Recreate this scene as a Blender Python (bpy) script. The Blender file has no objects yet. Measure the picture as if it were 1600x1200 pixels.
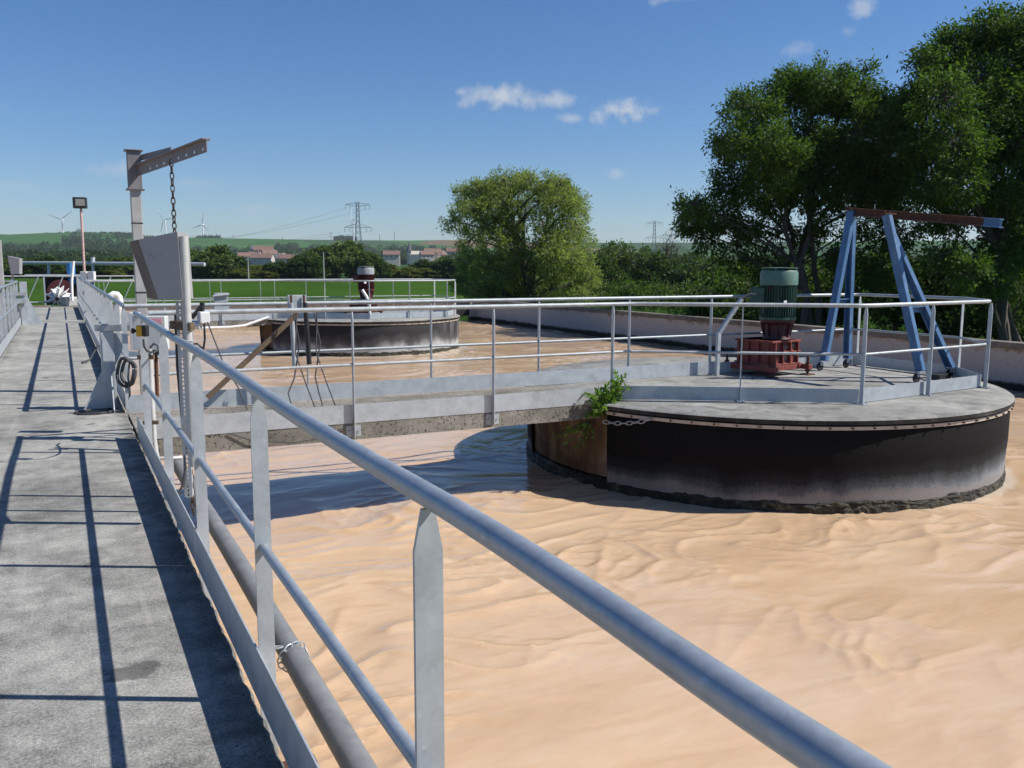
import bpy, math, random
import numpy as np
from mathutils import Vector, Matrix
R = math.radians
rng = np.random.default_rng(7)
random.seed(7)
sc = bpy.context.scene
col = sc.collection

# ------------------------------------------------------------------ camera
YAW, PITCH, ROLL, EYE, FPX = R(27.08), R(7.59), R(0.18), 1.509, 1371.5
cam = bpy.data.cameras.new('camera')
cam.sensor_width = 36.0
cam.lens = FPX / 1600 * 36
cam.clip_start = 0.05
cam.clip_end = 30000
camo = bpy.data.objects.new('camera', cam)
col.objects.link(camo)
fw = Vector((math.sin(YAW) * math.cos(PITCH), math.cos(YAW) * math.cos(PITCH), -math.sin(PITCH)))
rt0 = Vector((math.cos(YAW), -math.sin(YAW), 0))
up0 = rt0.cross(fw)
rt = math.cos(ROLL) * rt0 + math.sin(ROLL) * up0
up = -math.sin(ROLL) * rt0 + math.cos(ROLL) * up0
M = Matrix((rt, up, -fw)).transposed().to_4x4()
M.translation = (0, 0, EYE)
camo.matrix_world = M
sc.camera = camo


def ray(u, v):
    return fw + rt * ((u - 800) / FPX) + up * ((600 - v) / FPX)


def at(u, v, dist):
    """point seen at photo pixel u,v at a given depth, used to survey the place"""
    return Vector((0, 0, EYE)) + ray(u, v) * dist


# ------------------------------------------------------------------ world, sun, exposure
SUN_AZ = math.atan2(0.880, -0.474)          # from +Y towards +X
SUN_EL = R(44.9)
sun_dir = Vector((math.sin(SUN_AZ) * math.cos(SUN_EL), math.cos(SUN_AZ) * math.cos(SUN_EL), math.sin(SUN_EL)))
world = bpy.data.worlds.new('World')
sc.world = world
world.use_nodes = True
wn, wl = world.node_tree.nodes, world.node_tree.links
wn.clear()
wout = wn.new('ShaderNodeOutputWorld')
bg = wn.new('ShaderNodeBackground')
sky = wn.new('ShaderNodeTexSky')
sky.sky_type = 'NISHITA'
sky.sun_disc = False
sky.sun_elevation = SUN_EL
sky.sun_rotation = SUN_AZ
sky.altitude = 200
sky.air_density = 1.0
sky.dust_density = 0.25
sky.ozone_density = 3.0
bg.inputs['Strength'].default_value = 0.062
sunl = bpy.data.lights.new('sun', 'SUN')
sunl.energy = 5.0
sunl.angle = R(0.55)
sunl.color = (1.0, 0.95, 0.87)
suno = bpy.data.objects.new('sun', sunl)
suno.rotation_euler = (-sun_dir).to_track_quat('-Z', 'Y').to_euler()
suno.location = (20, -10, 30)
col.objects.link(suno)
sc.view_settings.view_transform = 'Standard'
sc.view_settings.look = 'None'
sc.view_settings.exposure = 0.38
sc.view_settings.gamma = 1.0
sc.cycles.max_bounces = 6
sc.cycles.transparent_max_bounces = 8


def wnode(t, **k):
    n = wn.new(t)
    for a, b in k.items():
        setattr(n, a, b)
    return n


def wmath(op, a, b=None, c=None, clamp=False):
    n = wnode('ShaderNodeMath', operation=op, use_clamp=clamp)
    for i, x in enumerate((a, b, c)):
        if x is None:
            continue
        if isinstance(x, (int, float)):
            n.inputs[i].default_value = x
        else:
            wl.new(x, n.inputs[i])
    return n.outputs[0]


# small clouds of the real sky: soft noisy patches at fixed directions
tc = wn.new('ShaderNodeTexCoord')
nz = wnode('ShaderNodeTexNoise')
nz.inputs['Scale'].default_value = 38
nz.inputs['Detail'].default_value = 9
nz.inputs['Roughness'].default_value = 0.6
wl.new(tc.outputs['Generated'], nz.inputs['Vector'])
nzv = wmath('SUBTRACT', nz.outputs['Fac'], 0.5)
cloud_sum = None
CLOUDS = [(782, 152, 66, 17, .9), (862, 156, 52, 12, .7), (966, 172, 52, 17, 1.0), (894, 185, 22, 8, .6), (722, 144, 14, 7, .5),
          (176, 264, 40, 13, .38), (90, 342, 36, 9, .22), (1346, 10, 16, 15, .55), (1240, 78, 22, 11, .32), (1322, 48, 10, 7, .25),
          (964, 270, 14, 8, .4), (405, 326, 26, 9, .22), (15, 292, 40, 8, .2), (1080, -12, 70, 12, .55), (1900, 200, 160, 40, .5),
          (-300, 150, 160, 30, .4), (300, 285, 40, 8, .15)]
for (u, v, a, b, s) in CLOUDS:
    c = ray(u, v).normalized()
    r_ = Vector((0, 0, 1)).cross(c).normalized() * -1
    u_ = c.cross(r_) * -1
    k = 1371.5 * 0.9

    def dotn(vec):
        n = wnode('ShaderNodeVectorMath', operation='DOT_PRODUCT')
        wl.new(tc.outputs['Generated'], n.inputs[0])
        n.inputs[1].default_value = vec
        return n.outputs['Value']
    du = wmath('MULTIPLY', dotn(r_), k / a)
    dv = wmath('MULTIPLY', dotn(u_), k / b)
    d = wmath('SQRT', wmath('ADD', wmath('POWER', wmath('ABSOLUTE', du), 2), wmath('POWER', wmath('ABSOLUTE', dv), 2)))
    m = wmath('SUBTRACT', wmath('MULTIPLY_ADD', nzv, 3.0, 0.97), d)
    m = wmath('MULTIPLY', wmath('SMOOTH_MAX', m, 0.0, 0.15), 1.15, clamp=True)
    front = wmath('GREATER_THAN', dotn(c), 0.5)
    m = wmath('MULTIPLY', wmath('MULTIPLY', m, front), s)
    cloud_sum = m if cloud_sum is None else wmath('MAXIMUM', cloud_sum, m)
mixc = wnode('ShaderNodeMix', data_type='RGBA')
wl.new(cloud_sum, mixc.inputs[0])
CLOUD_COL = mixc.inputs[7]
CLOUD_COL.default_value = (7.0, 7.6, 8.6, 1)
hs = wn.new('ShaderNodeHueSaturation')
hs.inputs['Saturation'].default_value = 1.22
hs.inputs['Value'].default_value = 1.1
wl.new(sky.outputs[0], hs.inputs['Color'])
tint = wnode('ShaderNodeMix', data_type='RGBA', blend_type='MULTIPLY')
tint.inputs[0].default_value = 1.0
tint.inputs[7].default_value = (0.90, 1.02, 1.22, 1)
wl.new(hs.outputs[0], tint.inputs[6])
wl.new(tint.outputs[2], mixc.inputs[6])
wl.new(mixc.outputs[2], bg.inputs['Color'])
wl.new(bg.outputs[0], wout.inputs[0])

# ------------------------------------------------------------------ materials
MATS = {}


class Nodes:
    """small helper to write node materials compactly"""

    def __init__(s, name):
        s.m = bpy.data.materials.new(name)
        s.m.use_nodes = True
        s.t = s.m.node_tree
        s.n = s.t.nodes
        s.l = s.t.links
        s.b = s.n['Principled BSDF']
        s.tc = s.n.new('ShaderNodeTexCoord')
        s.geo = s.n.new('ShaderNodeNewGeometry')
        s.pos = s.geo.outputs['Position']
        s.obj = s.tc.outputs['Object']

    def put(s, sock, x):
        if x is None:
            return
        if isinstance(x, (int, float)):
            sock.default_value = x
        elif isinstance(x, (tuple, list)):
            sock.default_value = tuple(x) + ((1,) if len(x) == 3 and len(sock.default_value) == 4 else ())
        else:
            s.l.new(x, sock)

    def noise(s, scale, detail=4, rough=.55, vec=None, dist=0.0, stretch=None):
        n = s.n.new('ShaderNodeTexNoise')
        n.inputs['Scale'].default_value = scale
        n.inputs['Detail'].default_value = detail
        n.inputs['Roughness'].default_value = rough
        n.inputs['Distortion'].default_value = dist
        v = vec if vec is not None else s.pos
        if stretch:
            mp = s.n.new('ShaderNodeMapping')
            mp.inputs['Scale'].default_value = stretch
            s.l.new(v, mp.inputs['Vector'])
            v = mp.outputs[0]
        s.l.new(v, n.inputs['Vector'])
        return n.outputs['Fac']

    def voro(s, scale, vec=None, feature='F1'):
        n = s.n.new('ShaderNodeTexVoronoi')
        n.feature = feature
        n.inputs['Scale'].default_value = scale
        s.l.new(vec if vec is not None else s.pos, n.inputs['Vector'])
        return n

    def ramp(s, fac, stops):
        n = s.n.new('ShaderNodeValToRGB')
        el = n.color_ramp.elements
        while len(el) < len(stops):
            el.new(.5)
        for e, (p, c) in zip(el, stops):
            e.position = p
            if isinstance(c, (int, float)):
                c = (c, c, c)
            e.color = tuple(c) + (1,)
        s.put(n.inputs[0], fac)
        return n.outputs[0]

    def math(s, op, a, b=None, c=None, clamp=False):
        n = s.n.new('ShaderNodeMath')
        n.operation = op
        n.use_clamp = clamp
        for i, x in enumerate((a, b, c)):
            s.put(n.inputs[i], x)
        return n.outputs[0]

    def mix(s, fac, a, b, mode='MIX'):
        n = s.n.new('ShaderNodeMix')
        n.data_type = 'RGBA'
        n.blend_type = mode
        s.put(n.inputs[0], fac)
        s.put(n.inputs[6], a)
        s.put(n.inputs[7], b)
        return n.outputs[2]

    def sep(s, vec=None):
        n = s.n.new('ShaderNodeSeparateXYZ')
        s.l.new(vec if vec is not None else s.pos, n.inputs[0])
        return n.outputs

    def bump(s, h, strength=.3, dist=.02, prev=None):
        n = s.n.new('ShaderNodeBump')
        n.inputs['Strength'].default_value = strength
        n.inputs['Distance'].default_value = dist
        s.l.new(h, n.inputs['Height'])
        if prev is not None:
            s.l.new(prev, n.inputs['Normal'])
        return n.outputs[0]

    def out(s, color=None, rough=None, metal=None, normal=None, spec=None):
        s.put(s.b.inputs['Base Color'], color)
        s.put(s.b.inputs['Roughness'], rough)
        s.put(s.b.inputs['Metallic'], metal)
        s.put(s.b.inputs['Specular IOR Level'], spec)
        if normal is not None:
            s.l.new(normal, s.b.inputs['Normal'])
        return s.m


def paint(name, c, rough=.5, metal=0.0, var=.18, scale=14, dirt=None, dirt_amt=.35):
    k = Nodes(name)
    n = k.noise(scale, 5, .6)
    a = tuple(x * (1 - var) for x in c)
    b = tuple(min(1, x * (1 + var)) for x in c)
    colr = k.ramp(n, [(.3, a), (.7, b)])
    if dirt:
        d = k.noise(scale * .6 + 3, 6, .7, stretch=(1, 1, .4))
        colr = k.mix(k.ramp(d, [(.52, 0), (.72, dirt_amt)]), colr, dirt)
    r = k.ramp(n, [(.2, rough * .85), (.8, min(1, rough * 1.15))])
    MATS[name] = k.out(colr, r, metal, k.bump(k.noise(scale * 9, 3), .12, .003))
    return MATS[name]


# galvanised steel: zinc grey with blotchy patina
def galv(name, lo, hi, metal, rough):
    k = Nodes(name)
    v = k.voro(55)
    n = k.noise(9, 5, .65)
    n2 = k.noise(60, 4, .7)
    f = k.math('ADD', k.math('MULTIPLY', n, .65), k.math('MULTIPLY', n2, .25))
    f = k.math('ADD', f, k.math('MULTIPLY', v.outputs['Distance'], .12))
    c = k.ramp(f, [(.28, lo), (.5, tuple((a + b) / 2 for a, b in zip(lo, hi))), (.72, hi)])
    sp = k.noise(38, 6, .75)
    c = k.mix(k.ramp(k.noise(3.5, 5, .7), [(.55, 0), (.7, .35)]), c, tuple(x * .62 for x in lo))
    c = k.mix(k.ramp(sp, [(.63, 0), (.72, .55)]), c, tuple(min(.9, x * 1.5) for x in hi))
    MATS[name] = k.out(c, k.ramp(n, [(.3, rough - .06), (.7, rough + .1)]), metal, k.bump(n2, .08, .002))


galv('galvanised', (.36, .39, .415), (.53, .565, .59), .35, .46)
galv('galvanised_rail', (.25, .285, .32), (.45, .49, .53), .5, .40)
galv('zinc_panel', (.33, .33, .34), (.38, .38, .39), .25, .5)
galv('weathered_zinc', (.24, .27, .29), (.50, .53, .54), .35, .55)


def concrete(name, lo, mid, hi, stain=(.05, .05, .045), stain_amt=.6, seams=False, speck=None):
    k = Nodes(name)
    big = k.noise(.9, 6, .65, dist=.4)
    med = k.noise(5.5, 6, .7)
    fine = k.noise(70, 4, .75)
    grit = k.noise(260, 2, .6)
    f = k.math('ADD', k.math('MULTIPLY', big, .45), k.math('MULTIPLY', med, .32))
    f = k.math('ADD', f, k.math('MULTIPLY', fine, .28))
    c = k.ramp(f, [(.41, lo), (.52, mid), (.62, hi)])
    st = k.noise(2.3, 7, .72, dist=.8)
    c = k.mix(k.ramp(st, [(.5, 0), (.68, stain_amt)]), c, stain)
    c = k.mix(k.ramp(grit, [(.35, .35), (.55, 0)]), c, tuple(x * .35 for x in mid))
    if speck:
        sp = k.noise(34, 3, .6)
        sp2 = k.noise(3, 3, .6)
        m = k.math('MULTIPLY', k.ramp(sp, [(.56, 0), (.62, 1)]), k.ramp(sp2, [(.35, .3), (.6, 1)]))
        c = k.mix(m, c, speck)
    b = k.bump(k.math('ADD', k.math('MULTIPLY', fine, .6), k.math('MULTIPLY', grit, .5)), .5, .006)
    b = k.bump(med, .25, .02, b)
    MATS[name] = k.out(c, .92, 0, b, .25)
    return k


concrete('platform_concrete', (.17, .17, .155), (.27, .265, .245), (.38, .375, .345), (.085, .085, .078), .75)
concrete('beam_concrete', (.14, .13, .11), (.235, .22, .19), (.33, .31, .275), (.10, .095, .08), .6, speck=(.03, .028, .025))
concrete('painted_edge_shade', (.012, .012, .012), (.03, .028, .026), (.10, .095, .085), (.01, .01, .01), .7)  # shade under the platform cap's overhang, put into a near-black concrete colour
concrete('coping', (.10, .09, .078), (.17, .15, .125), (.25, .22, .19), (.06, .05, .045), .5)

# walkway slab: grey, mottled, with algae-dark areas, drips and pale wear tracks along it
k = Nodes('walkway_concrete')
big = k.noise(1.1, 6, .66, dist=.5, stretch=(1, .8, 1))
med = k.noise(6, 6, .72)
fine = k.noise(85, 4, .75)
grit = k.noise(300, 2, .6)
cross = k.noise(2.2, 5, .6, stretch=(.35, 2.6, 1))
f = k.math('ADD', k.math('MULTIPLY', big, .36), k.math('MULTIPLY', med, .26))
f = k.math('ADD', f, k.math('MULTIPLY', fine, .42))
f = k.math('ADD', f, k.math('MULTIPLY_ADD', cross, .1, -.07))
c = k.ramp(f, [(.39, (.085, .085, .08)), (.49, (.26, .257, .24)), (.59, (.46, .455, .42))])
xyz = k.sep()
# greyer near, paler further along
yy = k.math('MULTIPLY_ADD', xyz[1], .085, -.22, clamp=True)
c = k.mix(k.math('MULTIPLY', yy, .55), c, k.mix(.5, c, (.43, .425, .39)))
spots = k.noise(1.7, 4, .5, dist=1.0)
c = k.mix(k.ramp(spots, [(.66, 0), (.71, .6)]), c, (.05, .05, .046))
mott = k.noise(3.1, 7, .75, dist=.6)
c = k.mix(k.ramp(mott, [(.5, 0), (.68, .42)]), c, (.085, .085, .08))
damp = k.math('SQRT', k.math('ADD', k.math('POWER', k.math('MULTIPLY', k.math('SUBTRACT', xyz[0], .16), 6.5), 2), k.math('POWER', k.math('MULTIPLY', k.math('SUBTRACT', xyz[1], 3.42), 7.5), 2)))
damp = k.math('ADD', k.math('SUBTRACT', 1.0, damp), k.math('MULTIPLY', k.math('SUBTRACT', k.noise(11, 4, .6), .5), 2.2))
c = k.mix(k.ramp(damp, [(.3, 0), (.5, .65)]), c, (.05, .05, .047))
c = k.mix(k.ramp(grit, [(.36, .5), (.52, 0)]), c, (.07, .07, .065))
edge_d = k.math('MULTIPLY_ADD', k.math('ABSOLUTE', k.math('ADD', xyz[0], .22)), 3.2, -1.75)
edge_d = k.math('ADD', edge_d, k.math('MULTIPLY', k.math('SUBTRACT', k.noise(4, 6, .7), .5), 2.4))
c = k.mix(k.ramp(edge_d, [(.1, 0), (.7, .6)]), c, (.05, .052, .045))
wear = k.noise(1.0, 3, .5, stretch=(9, .35, 1))
c = k.mix(k.ramp(wear, [(.62, 0), (.72, .22)]), c, (.5, .49, .46))
b = k.bump(k.math('ADD', k.math('MULTIPLY', fine, .7), k.math('MULTIPLY', grit, .6)), .6, .006)
b = k.bump(med, .25, .02, b)
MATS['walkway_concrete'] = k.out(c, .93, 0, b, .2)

# painted tank wall, flaking to brown render near the coping
k = Nodes('flaking_wall')
x = k.sep()
n = k.noise(2.2, 7, .72)
n2 = k.noise(14, 5, .7)
h = k.math('ADD', k.math('MULTIPLY_ADD', x[2], 1.5, .75), k.math('MULTIPLY', k.math('SUBTRACT', n, .5), 1.3))
c = k.mix(k.ramp(n2, [(.35, .0), (.65, 1)]), (.36, .325, .30), (.46, .42, .39))
c = k.mix(k.ramp(h, [(.5, 0), (.58, .85)]), c, (.23, .165, .11))
c = k.mix(k.ramp(n2, [(.60, 0), (.67, .45)]), c, (.17, .14, .12))
wl_ = k.math('ADD', k.math('MULTIPLY', x[2], -6.0), k.math('MULTIPLY', n, 1.2))
c = k.mix(k.ramp(k.math('MULTIPLY_ADD', wl_, 1, -5.0), [(.35, 0), (.75, 1)]), c, (.035, .03, .022))
MATS['flaking_wall'] = k.out(c, .9, 0, k.bump(n2, .4, .01), .2)

# black sheet cladding of the drum with pale scale near the bottom
k = Nodes('black_sheet')
x = k.sep()
n = k.noise(1.6, 5, .6, stretch=(1, 1, .5))
n2 = k.noise(5, 6, .7, stretch=(1, 1, .12))
n3 = k.noise(45, 4, .7)
hh = k.math('ADD', k.math('MULTIPLY', x[2], -1.0), k.math('MULTIPLY', k.math('SUBTRACT', n, .5), .34))
hh = k.math('ADD', hh, k.math('MULTIPLY', k.math('SUBTRACT', n3, .5), .07))
hp_ = hh
hh = k.math('ADD', hh, k.math('MULTIPLY_ADD', x[0], .032, -.27))
scale_f = k.ramp(hh, [(.46, 0), (.60, .05), (.72, .32), (.84, .85)])
c = k.ramp(n3, [(.3, (.006, .0055, .0055)), (.7, (.012, .011, .011))])
c = k.mix(scale_f, c, k.ramp(n3, [(.3, (.22, .245, .27)), (.7, (.36, .39, .42))]))
c = k.mix(k.ramp(k.math('ADD', hp_, k.math('MULTIPLY', n2, .06)), [(.80, 0), (.86, .6)]), c, (.25, .21, .18))
MATS['black_sheet'] = k.out(c, .85, 0, k.bump(n2, .15, .01), .12)

k = Nodes('streaked_black_sheet')
x = k.sep()
n = k.noise(1.3, 5, .6, stretch=(1, 1, .6))
n2 = k.noise(2.6, 6, .7, stretch=(1, 1, .12))
n3 = k.noise(45, 4, .7)
hh = k.math('ADD', k.math('MULTIPLY', x[2], -1.0), k.math('MULTIPLY', k.math('SUBTRACT', n, .5), .9))
scale_f = k.ramp(hh, [(.40, 0), (.62, .14), (.74, .5), (.82, .9)])
east = k.math('MULTIPLY_ADD', x[0], .42, -4.1, clamp=True)
streak = k.math('MULTIPLY', k.ramp(n2, [(.42, 0), (.62, 1)]), east)
c = k.ramp(n3, [(.3, (.012, .012, .013)), (.7, (.026, .025, .027))])
c = k.mix(k.math('MAXIMUM', scale_f, k.math('MULTIPLY', streak, .75)), c, (.40, .40, .41))
MATS['streaked_black_sheet'] = k.out(c, .75, 0, k.bump(n2, .15, .01), .3)

# brown rendered sector of the drum
k = Nodes('rust_stained_concrete')
n = k.noise(3, 6, .7, stretch=(1, 1, .5))
n2 = k.noise(22, 5, .7)
c = k.ramp(n, [(.32, (.06, .038, .024)), (.5, (.16, .095, .052)), (.68, (.30, .22, .15))])
c = k.mix(k.ramp(n2, [(.58, 0), (.68, .6)]), c, (.06, .05, .04))
MATS['rust_stained_concrete'] = k.out(c, .9, 0, k.bump(n2, .5, .015), .2)

# algae-covered stone at the waterline
k = Nodes('wet_algae_stone')
n = k.noise(9, 6, .75)
n2 = k.noise(38, 5, .75)
c = k.ramp(n, [(.34, (.008, .008, .006)), (.52, (.035, .032, .02)), (.64, (.11, .095, .06)), (.75, (.30, .27, .23))])
MATS['wet_algae_stone'] = k.out(c, k.ramp(n2, [(.35, .25), (.65, .8)]), 0, k.bump(n2, .9, .03), .4)

# muddy tan liquor
k = Nodes('muddy_water')
x = k.sep()
s1 = k.noise(.55, 5, .6, dist=1.2, stretch=(.6, 1.6, 1))
s2 = k.noise(2.6, 5, .65, dist=1.6, stretch=(.45, 1.7, 1))
f = k.math('ADD', k.math('MULTIPLY', s1, .55), k.math('MULTIPLY', s2, .45))
c = k.ramp(f, [(.34, (.50, .338, .20)), (.5, (.568, .40, .256)), (.66, (.605, .452, .312))])
# froth round the far drum and thin scum lines further up the tank
dx = k.math('SUBTRACT', x[0], 8.3)
dy = k.math('SUBTRACT', x[1], 26.65)
dd = k.math('SQRT', k.math('ADD', k.math('POWER', dx, 2), k.math('POWER', dy, 2)))
fr = k.math('MULTIPLY_ADD', k.math('ABSOLUTE', k.math('SUBTRACT', dd, 3.15)), -.9, 1.0, clamp=True)
fn = k.noise(3.5, 6, .75, dist=.8)
far = k.math('MULTIPLY_ADD', x[1], .12, -1.3, clamp=True)
dx1 = k.math('SUBTRACT', x[0], 8.3)
dy1 = k.math('SUBTRACT', x[1], 9.05)
d1 = k.math('SQRT', k.math('ADD', k.math('POWER', dx1, 2), k.math('POWER', dy1, 2)))
fr1 = k.math('MULTIPLY_ADD', k.math('ABSOLUTE', k.math('SUBTRACT', d1, 3.08)), -3.6, 1.0, clamp=True)
east1 = k.math('MULTIPLY_ADD', dx1, .5, .3, clamp=True)
fm1 = k.math('MULTIPLY', k.math('MULTIPLY', k.ramp(k.math('ADD', fr1, k.math('SUBTRACT', k.noise(7, 5, .75), .5)), [(.5, 0), (.8, 1)]), .85), east1)
scum = k.math('MULTIPLY', k.ramp(k.noise(1.5, 6, .7, dist=2.0, stretch=(.4, 1.2, 1)), [(.56, 0), (.66, .55)]), far)
fm = k.math('MAXIMUM', fm1, k.math('MULTIPLY', k.ramp(k.math('ADD', fr, k.math('SUBTRACT', fn, .5)), [(.55, 0), (.9, 1)]), .9))
fm = k.math('MAXIMUM', fm, scum)
c = k.mix(fm, c, (.66, .56, .45))
r1 = k.noise(5.0, 4, .6, dist=.9, stretch=(.7, 1.5, 1))
r2 = k.noise(30, 3, .65, dist=.7, stretch=(.7, 1.4, 1))
b = k.bump(r1, .07, .05)
b = k.bump(r2, .03, .010, b)
MATS['muddy_water'] = k.out(c, .09, 0, b, .42)
k.b.inputs['Subsurface Weight'].default_value = .75
k.b.inputs['Subsurface Radius'].default_value = (1.0, .72, .5)
k.b.inputs['Subsurface Scale'].default_value = .09

# ground: green crop near, patchwork of fields on the hills, all by place
k = Nodes('farmland')
x = k.sep()
rr = k.math('SQRT', k.math('ADD', k.math('POWER', x[0], 2), k.math('POWER', x[1], 2)))
g1 = k.noise(.9, 6, .7)
g2 = k.noise(9, 4, .7)
g = k.math('ADD', k.math('MULTIPLY', g1, .5), k.math('MULTIPLY', g2, .5))
g = k.math('ADD', g, k.math('MULTIPLY', k.math('SUBTRACT', k.noise(.06, 5, .65, stretch=(1, .3, 1)), .5), .7))
crop = k.ramp(g, [(.3, (.026, .060, .010)), (.5, (.038, .085, .015)), (.7, (.056, .112, .022))])
mp = k.n.new('ShaderNodeMapping')
mp.inputs['Scale'].default_value = (.0034, .0016, .001)
mp.inputs['Rotation'].default_value = (0, 0, -.4)
k.l.new(k.pos, mp.inputs['Vector'])
wob = k.voro(1.0, mp.outputs[0])
hue = k.sep(wob.outputs['Color'])[0]
patch = k.ramp(hue, [(0.0, (.045, .12, .03)), (.3, (.03, .07, .03)), (.5, (.06, .14, .035)), (.66, (.17, .115, .075)), (.71, (.04, .085, .035)), (1.0, (.14, .17, .05))])
for nd in k.n:
    if nd.type == 'VALTORGB' and len(nd.color_ramp.elements) == 6:
        nd.color_ramp.interpolation = 'CONSTANT'
patch = k.mix(k.math('MULTIPLY', k.noise(.02, 5, .6), .4), patch, (.04, .07, .03))
c = k.mix(k.ramp(k.math('MULTIPLY_ADD', rr, .004, -.45), [(.48, 0), (.56, 1)]), crop, patch)
MATS['farmland'] = k.out(c, 1.0, 0, k.bump(g2, .5, .1), 0.0)


def foliage(name, c1, c2, c3, trans=.35):
    """leaf material: each leaf its own green; thin leaves let light through"""
    k = Nodes(name)
    rnd = k.geo.outputs['Random Per Island']
    n = k.noise(.55, 3, .6)
    f = k.math('ADD', k.math('MULTIPLY', rnd, .6), k.math('MULTIPLY', n, .5))
    c = k.ramp(f, [(.25, c1), (.55, c2), (.85, c3)])
    k.out(c, .6, 0, None, .15)
    tr = k.n.new('ShaderNodeBsdfTranslucent')
    k.l.new(k.mix(1, c, (1.0, 1.15, .55), 'MULTIPLY'), tr.inputs[0])
    mx = k.n.new('ShaderNodeMixShader')
    mx.inputs[0].default_value = trans
    k.l.new(k.b.outputs[0], mx.inputs[1])
    k.l.new(tr.outputs[0], mx.inputs[2])
    k.l.new(mx.outputs[0], k.n['Material Output'].inputs[0])
    MATS[name] = k.m


foliage('ash_leaves', (.038, .074, .014), (.068, .125, .024), (.12, .19, .042), .45)
foliage('dark_leaves', (.025, .050, .013), (.045, .085, .021), (.08, .13, .034), .4)
foliage('willow_leaves', (.17, .21, .06), (.24, .285, .085), (.32, .365, .14), .55)
foliage('hedge_leaves', (.055, .088, .024), (.088, .135, .034), (.135, .185, .05))
foliage('yellow_green_leaves', (.10, .115, .025), (.14, .16, .036), (.19, .21, .055))
foliage('brown_twigs', (.06, .05, .035), (.09, .075, .05), (.12, .10, .07), .1)
foliage('bush_leaves', (.07, .14, .018), (.12, .22, .03), (.18, .31, .06))
foliage('grass_blades', (.035, .075, .014), (.055, .115, .022), (.09, .14, .04), .15)
foliage('far_wood_leaves', (.028, .052, .020), (.042, .075, .026), (.065, .10, .034))

paint('bark', (.07, .058, .045), .9, 0, .35, 9)
paint('motor_green', (.040, .095, .070), .45, 0, .15, 6, (.03, .03, .025), .4)
paint('fan_cover_green', (.085, .17, .13), .5, 0, .12, 5, (.35, .42, .38), .3)
paint('red_oxide', (.215, .045, .033), .6, 0, .22, 7, (.05, .02, .015), .6)
paint('dark_red', (.075, .013, .016), .55, 0, .25, 6, (.12, .06, .05), .5)
paint('gantry_blue', (.072, .165, .32), .5, 0, .18, 5, (.20, .32, .44), .7)
paint('rust', (.095, .038, .024), .85, 0, .4, 11, (.03, .015, .012), .7)
paint('rusty_chain', (.07, .05, .042), .8, .2, .3, 30)
paint('white_paint', (.72, .72, .70), .5, 0, .06, 5, (.4, .37, .32), .3)
paint('faded_cover', (.25, .28, .30), .5, 0, .2, 8, (.15, .04, .04), .6)
paint('pale_grey_paint', (.47, .47, .46), .45, .1, .12, 8, (.3, .28, .25), .35)
paint('grey_plastic', (.56, .58, .60), .45, 0, .06, 3, (.3, .3, .28), .2)
paint('rubber', (.018, .018, .02), .7, 0, .2, 20)
paint('cable', (.05, .05, .055), .55, 0, .2, 20)
paint('yellow', (.62, .36, .02), .45, 0, .1, 20)
paint('pink_print', (.70, .33, .38), .6, 0, .08, 20)
paint('black_metal', (.03, .03, .033), .5, .3, .25, 14)
paint('crane_grey', (.40, .395, .385), .55, .15, .14, 6, (.22, .19, .17), .35)
paint('crane_arm_grey', (.19, .18, .195), .6, .1, .2, 5, (.12, .08, .07), .5)
paint('lamp_glass', (.35, .34, .31), .15, 0, .1, 60)
paint('pole_red_white', (.45, .30, .28), .6, 0, .35, 12)
paint('shaded_sheet', (.062, .058, .06), .6, .1, .12, 6)  # for the hood's slanted side: its shade is put into the sheet colour
paint('plank', (.13, .088, .058), .85, 0, .3, 7)
paint('rope', (.14, .10, .065), .95, 0, .35, 60)
paint('batten', (.46, .40, .34), .7, .1, .2, 10, (.2, .12, .07), .5)
paint('pipe_grey', (.19, .195, .195), .5, .1, .22, 7, (.30, .30, .29), .5)
paint('blue_plastic', (.05, .22, .50), .5, 0, .1, 5)
paint('roof_grey', (.45, .46, .47), .5, .2, .1, 4)
paint('house_wall', (.58, .52, .42), .9, 0, .08, .4)
paint('house_wall_grey', (.42, .40, .36), .9, 0, .1, .4)
paint('roof_tile', (.19, .115, .09), .9, 0, .2, .6)
paint('roof_slate', (.10, .11, .13), .8, 0, .2, .6)
paint('turbine_white', (.72, .73, .74), .5, 0, .02, .1)
paint('pylon_steel', (.13, .14, .15), .6, .3, .1, 1)
paint('window_dark', (.03, .03, .035), .3, 0, .1, 1)
paint('pole_concrete', (.30, .29, .26), .9, 0, .1, 2)

# ------------------------------------------------------------------ geometry helpers


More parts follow.
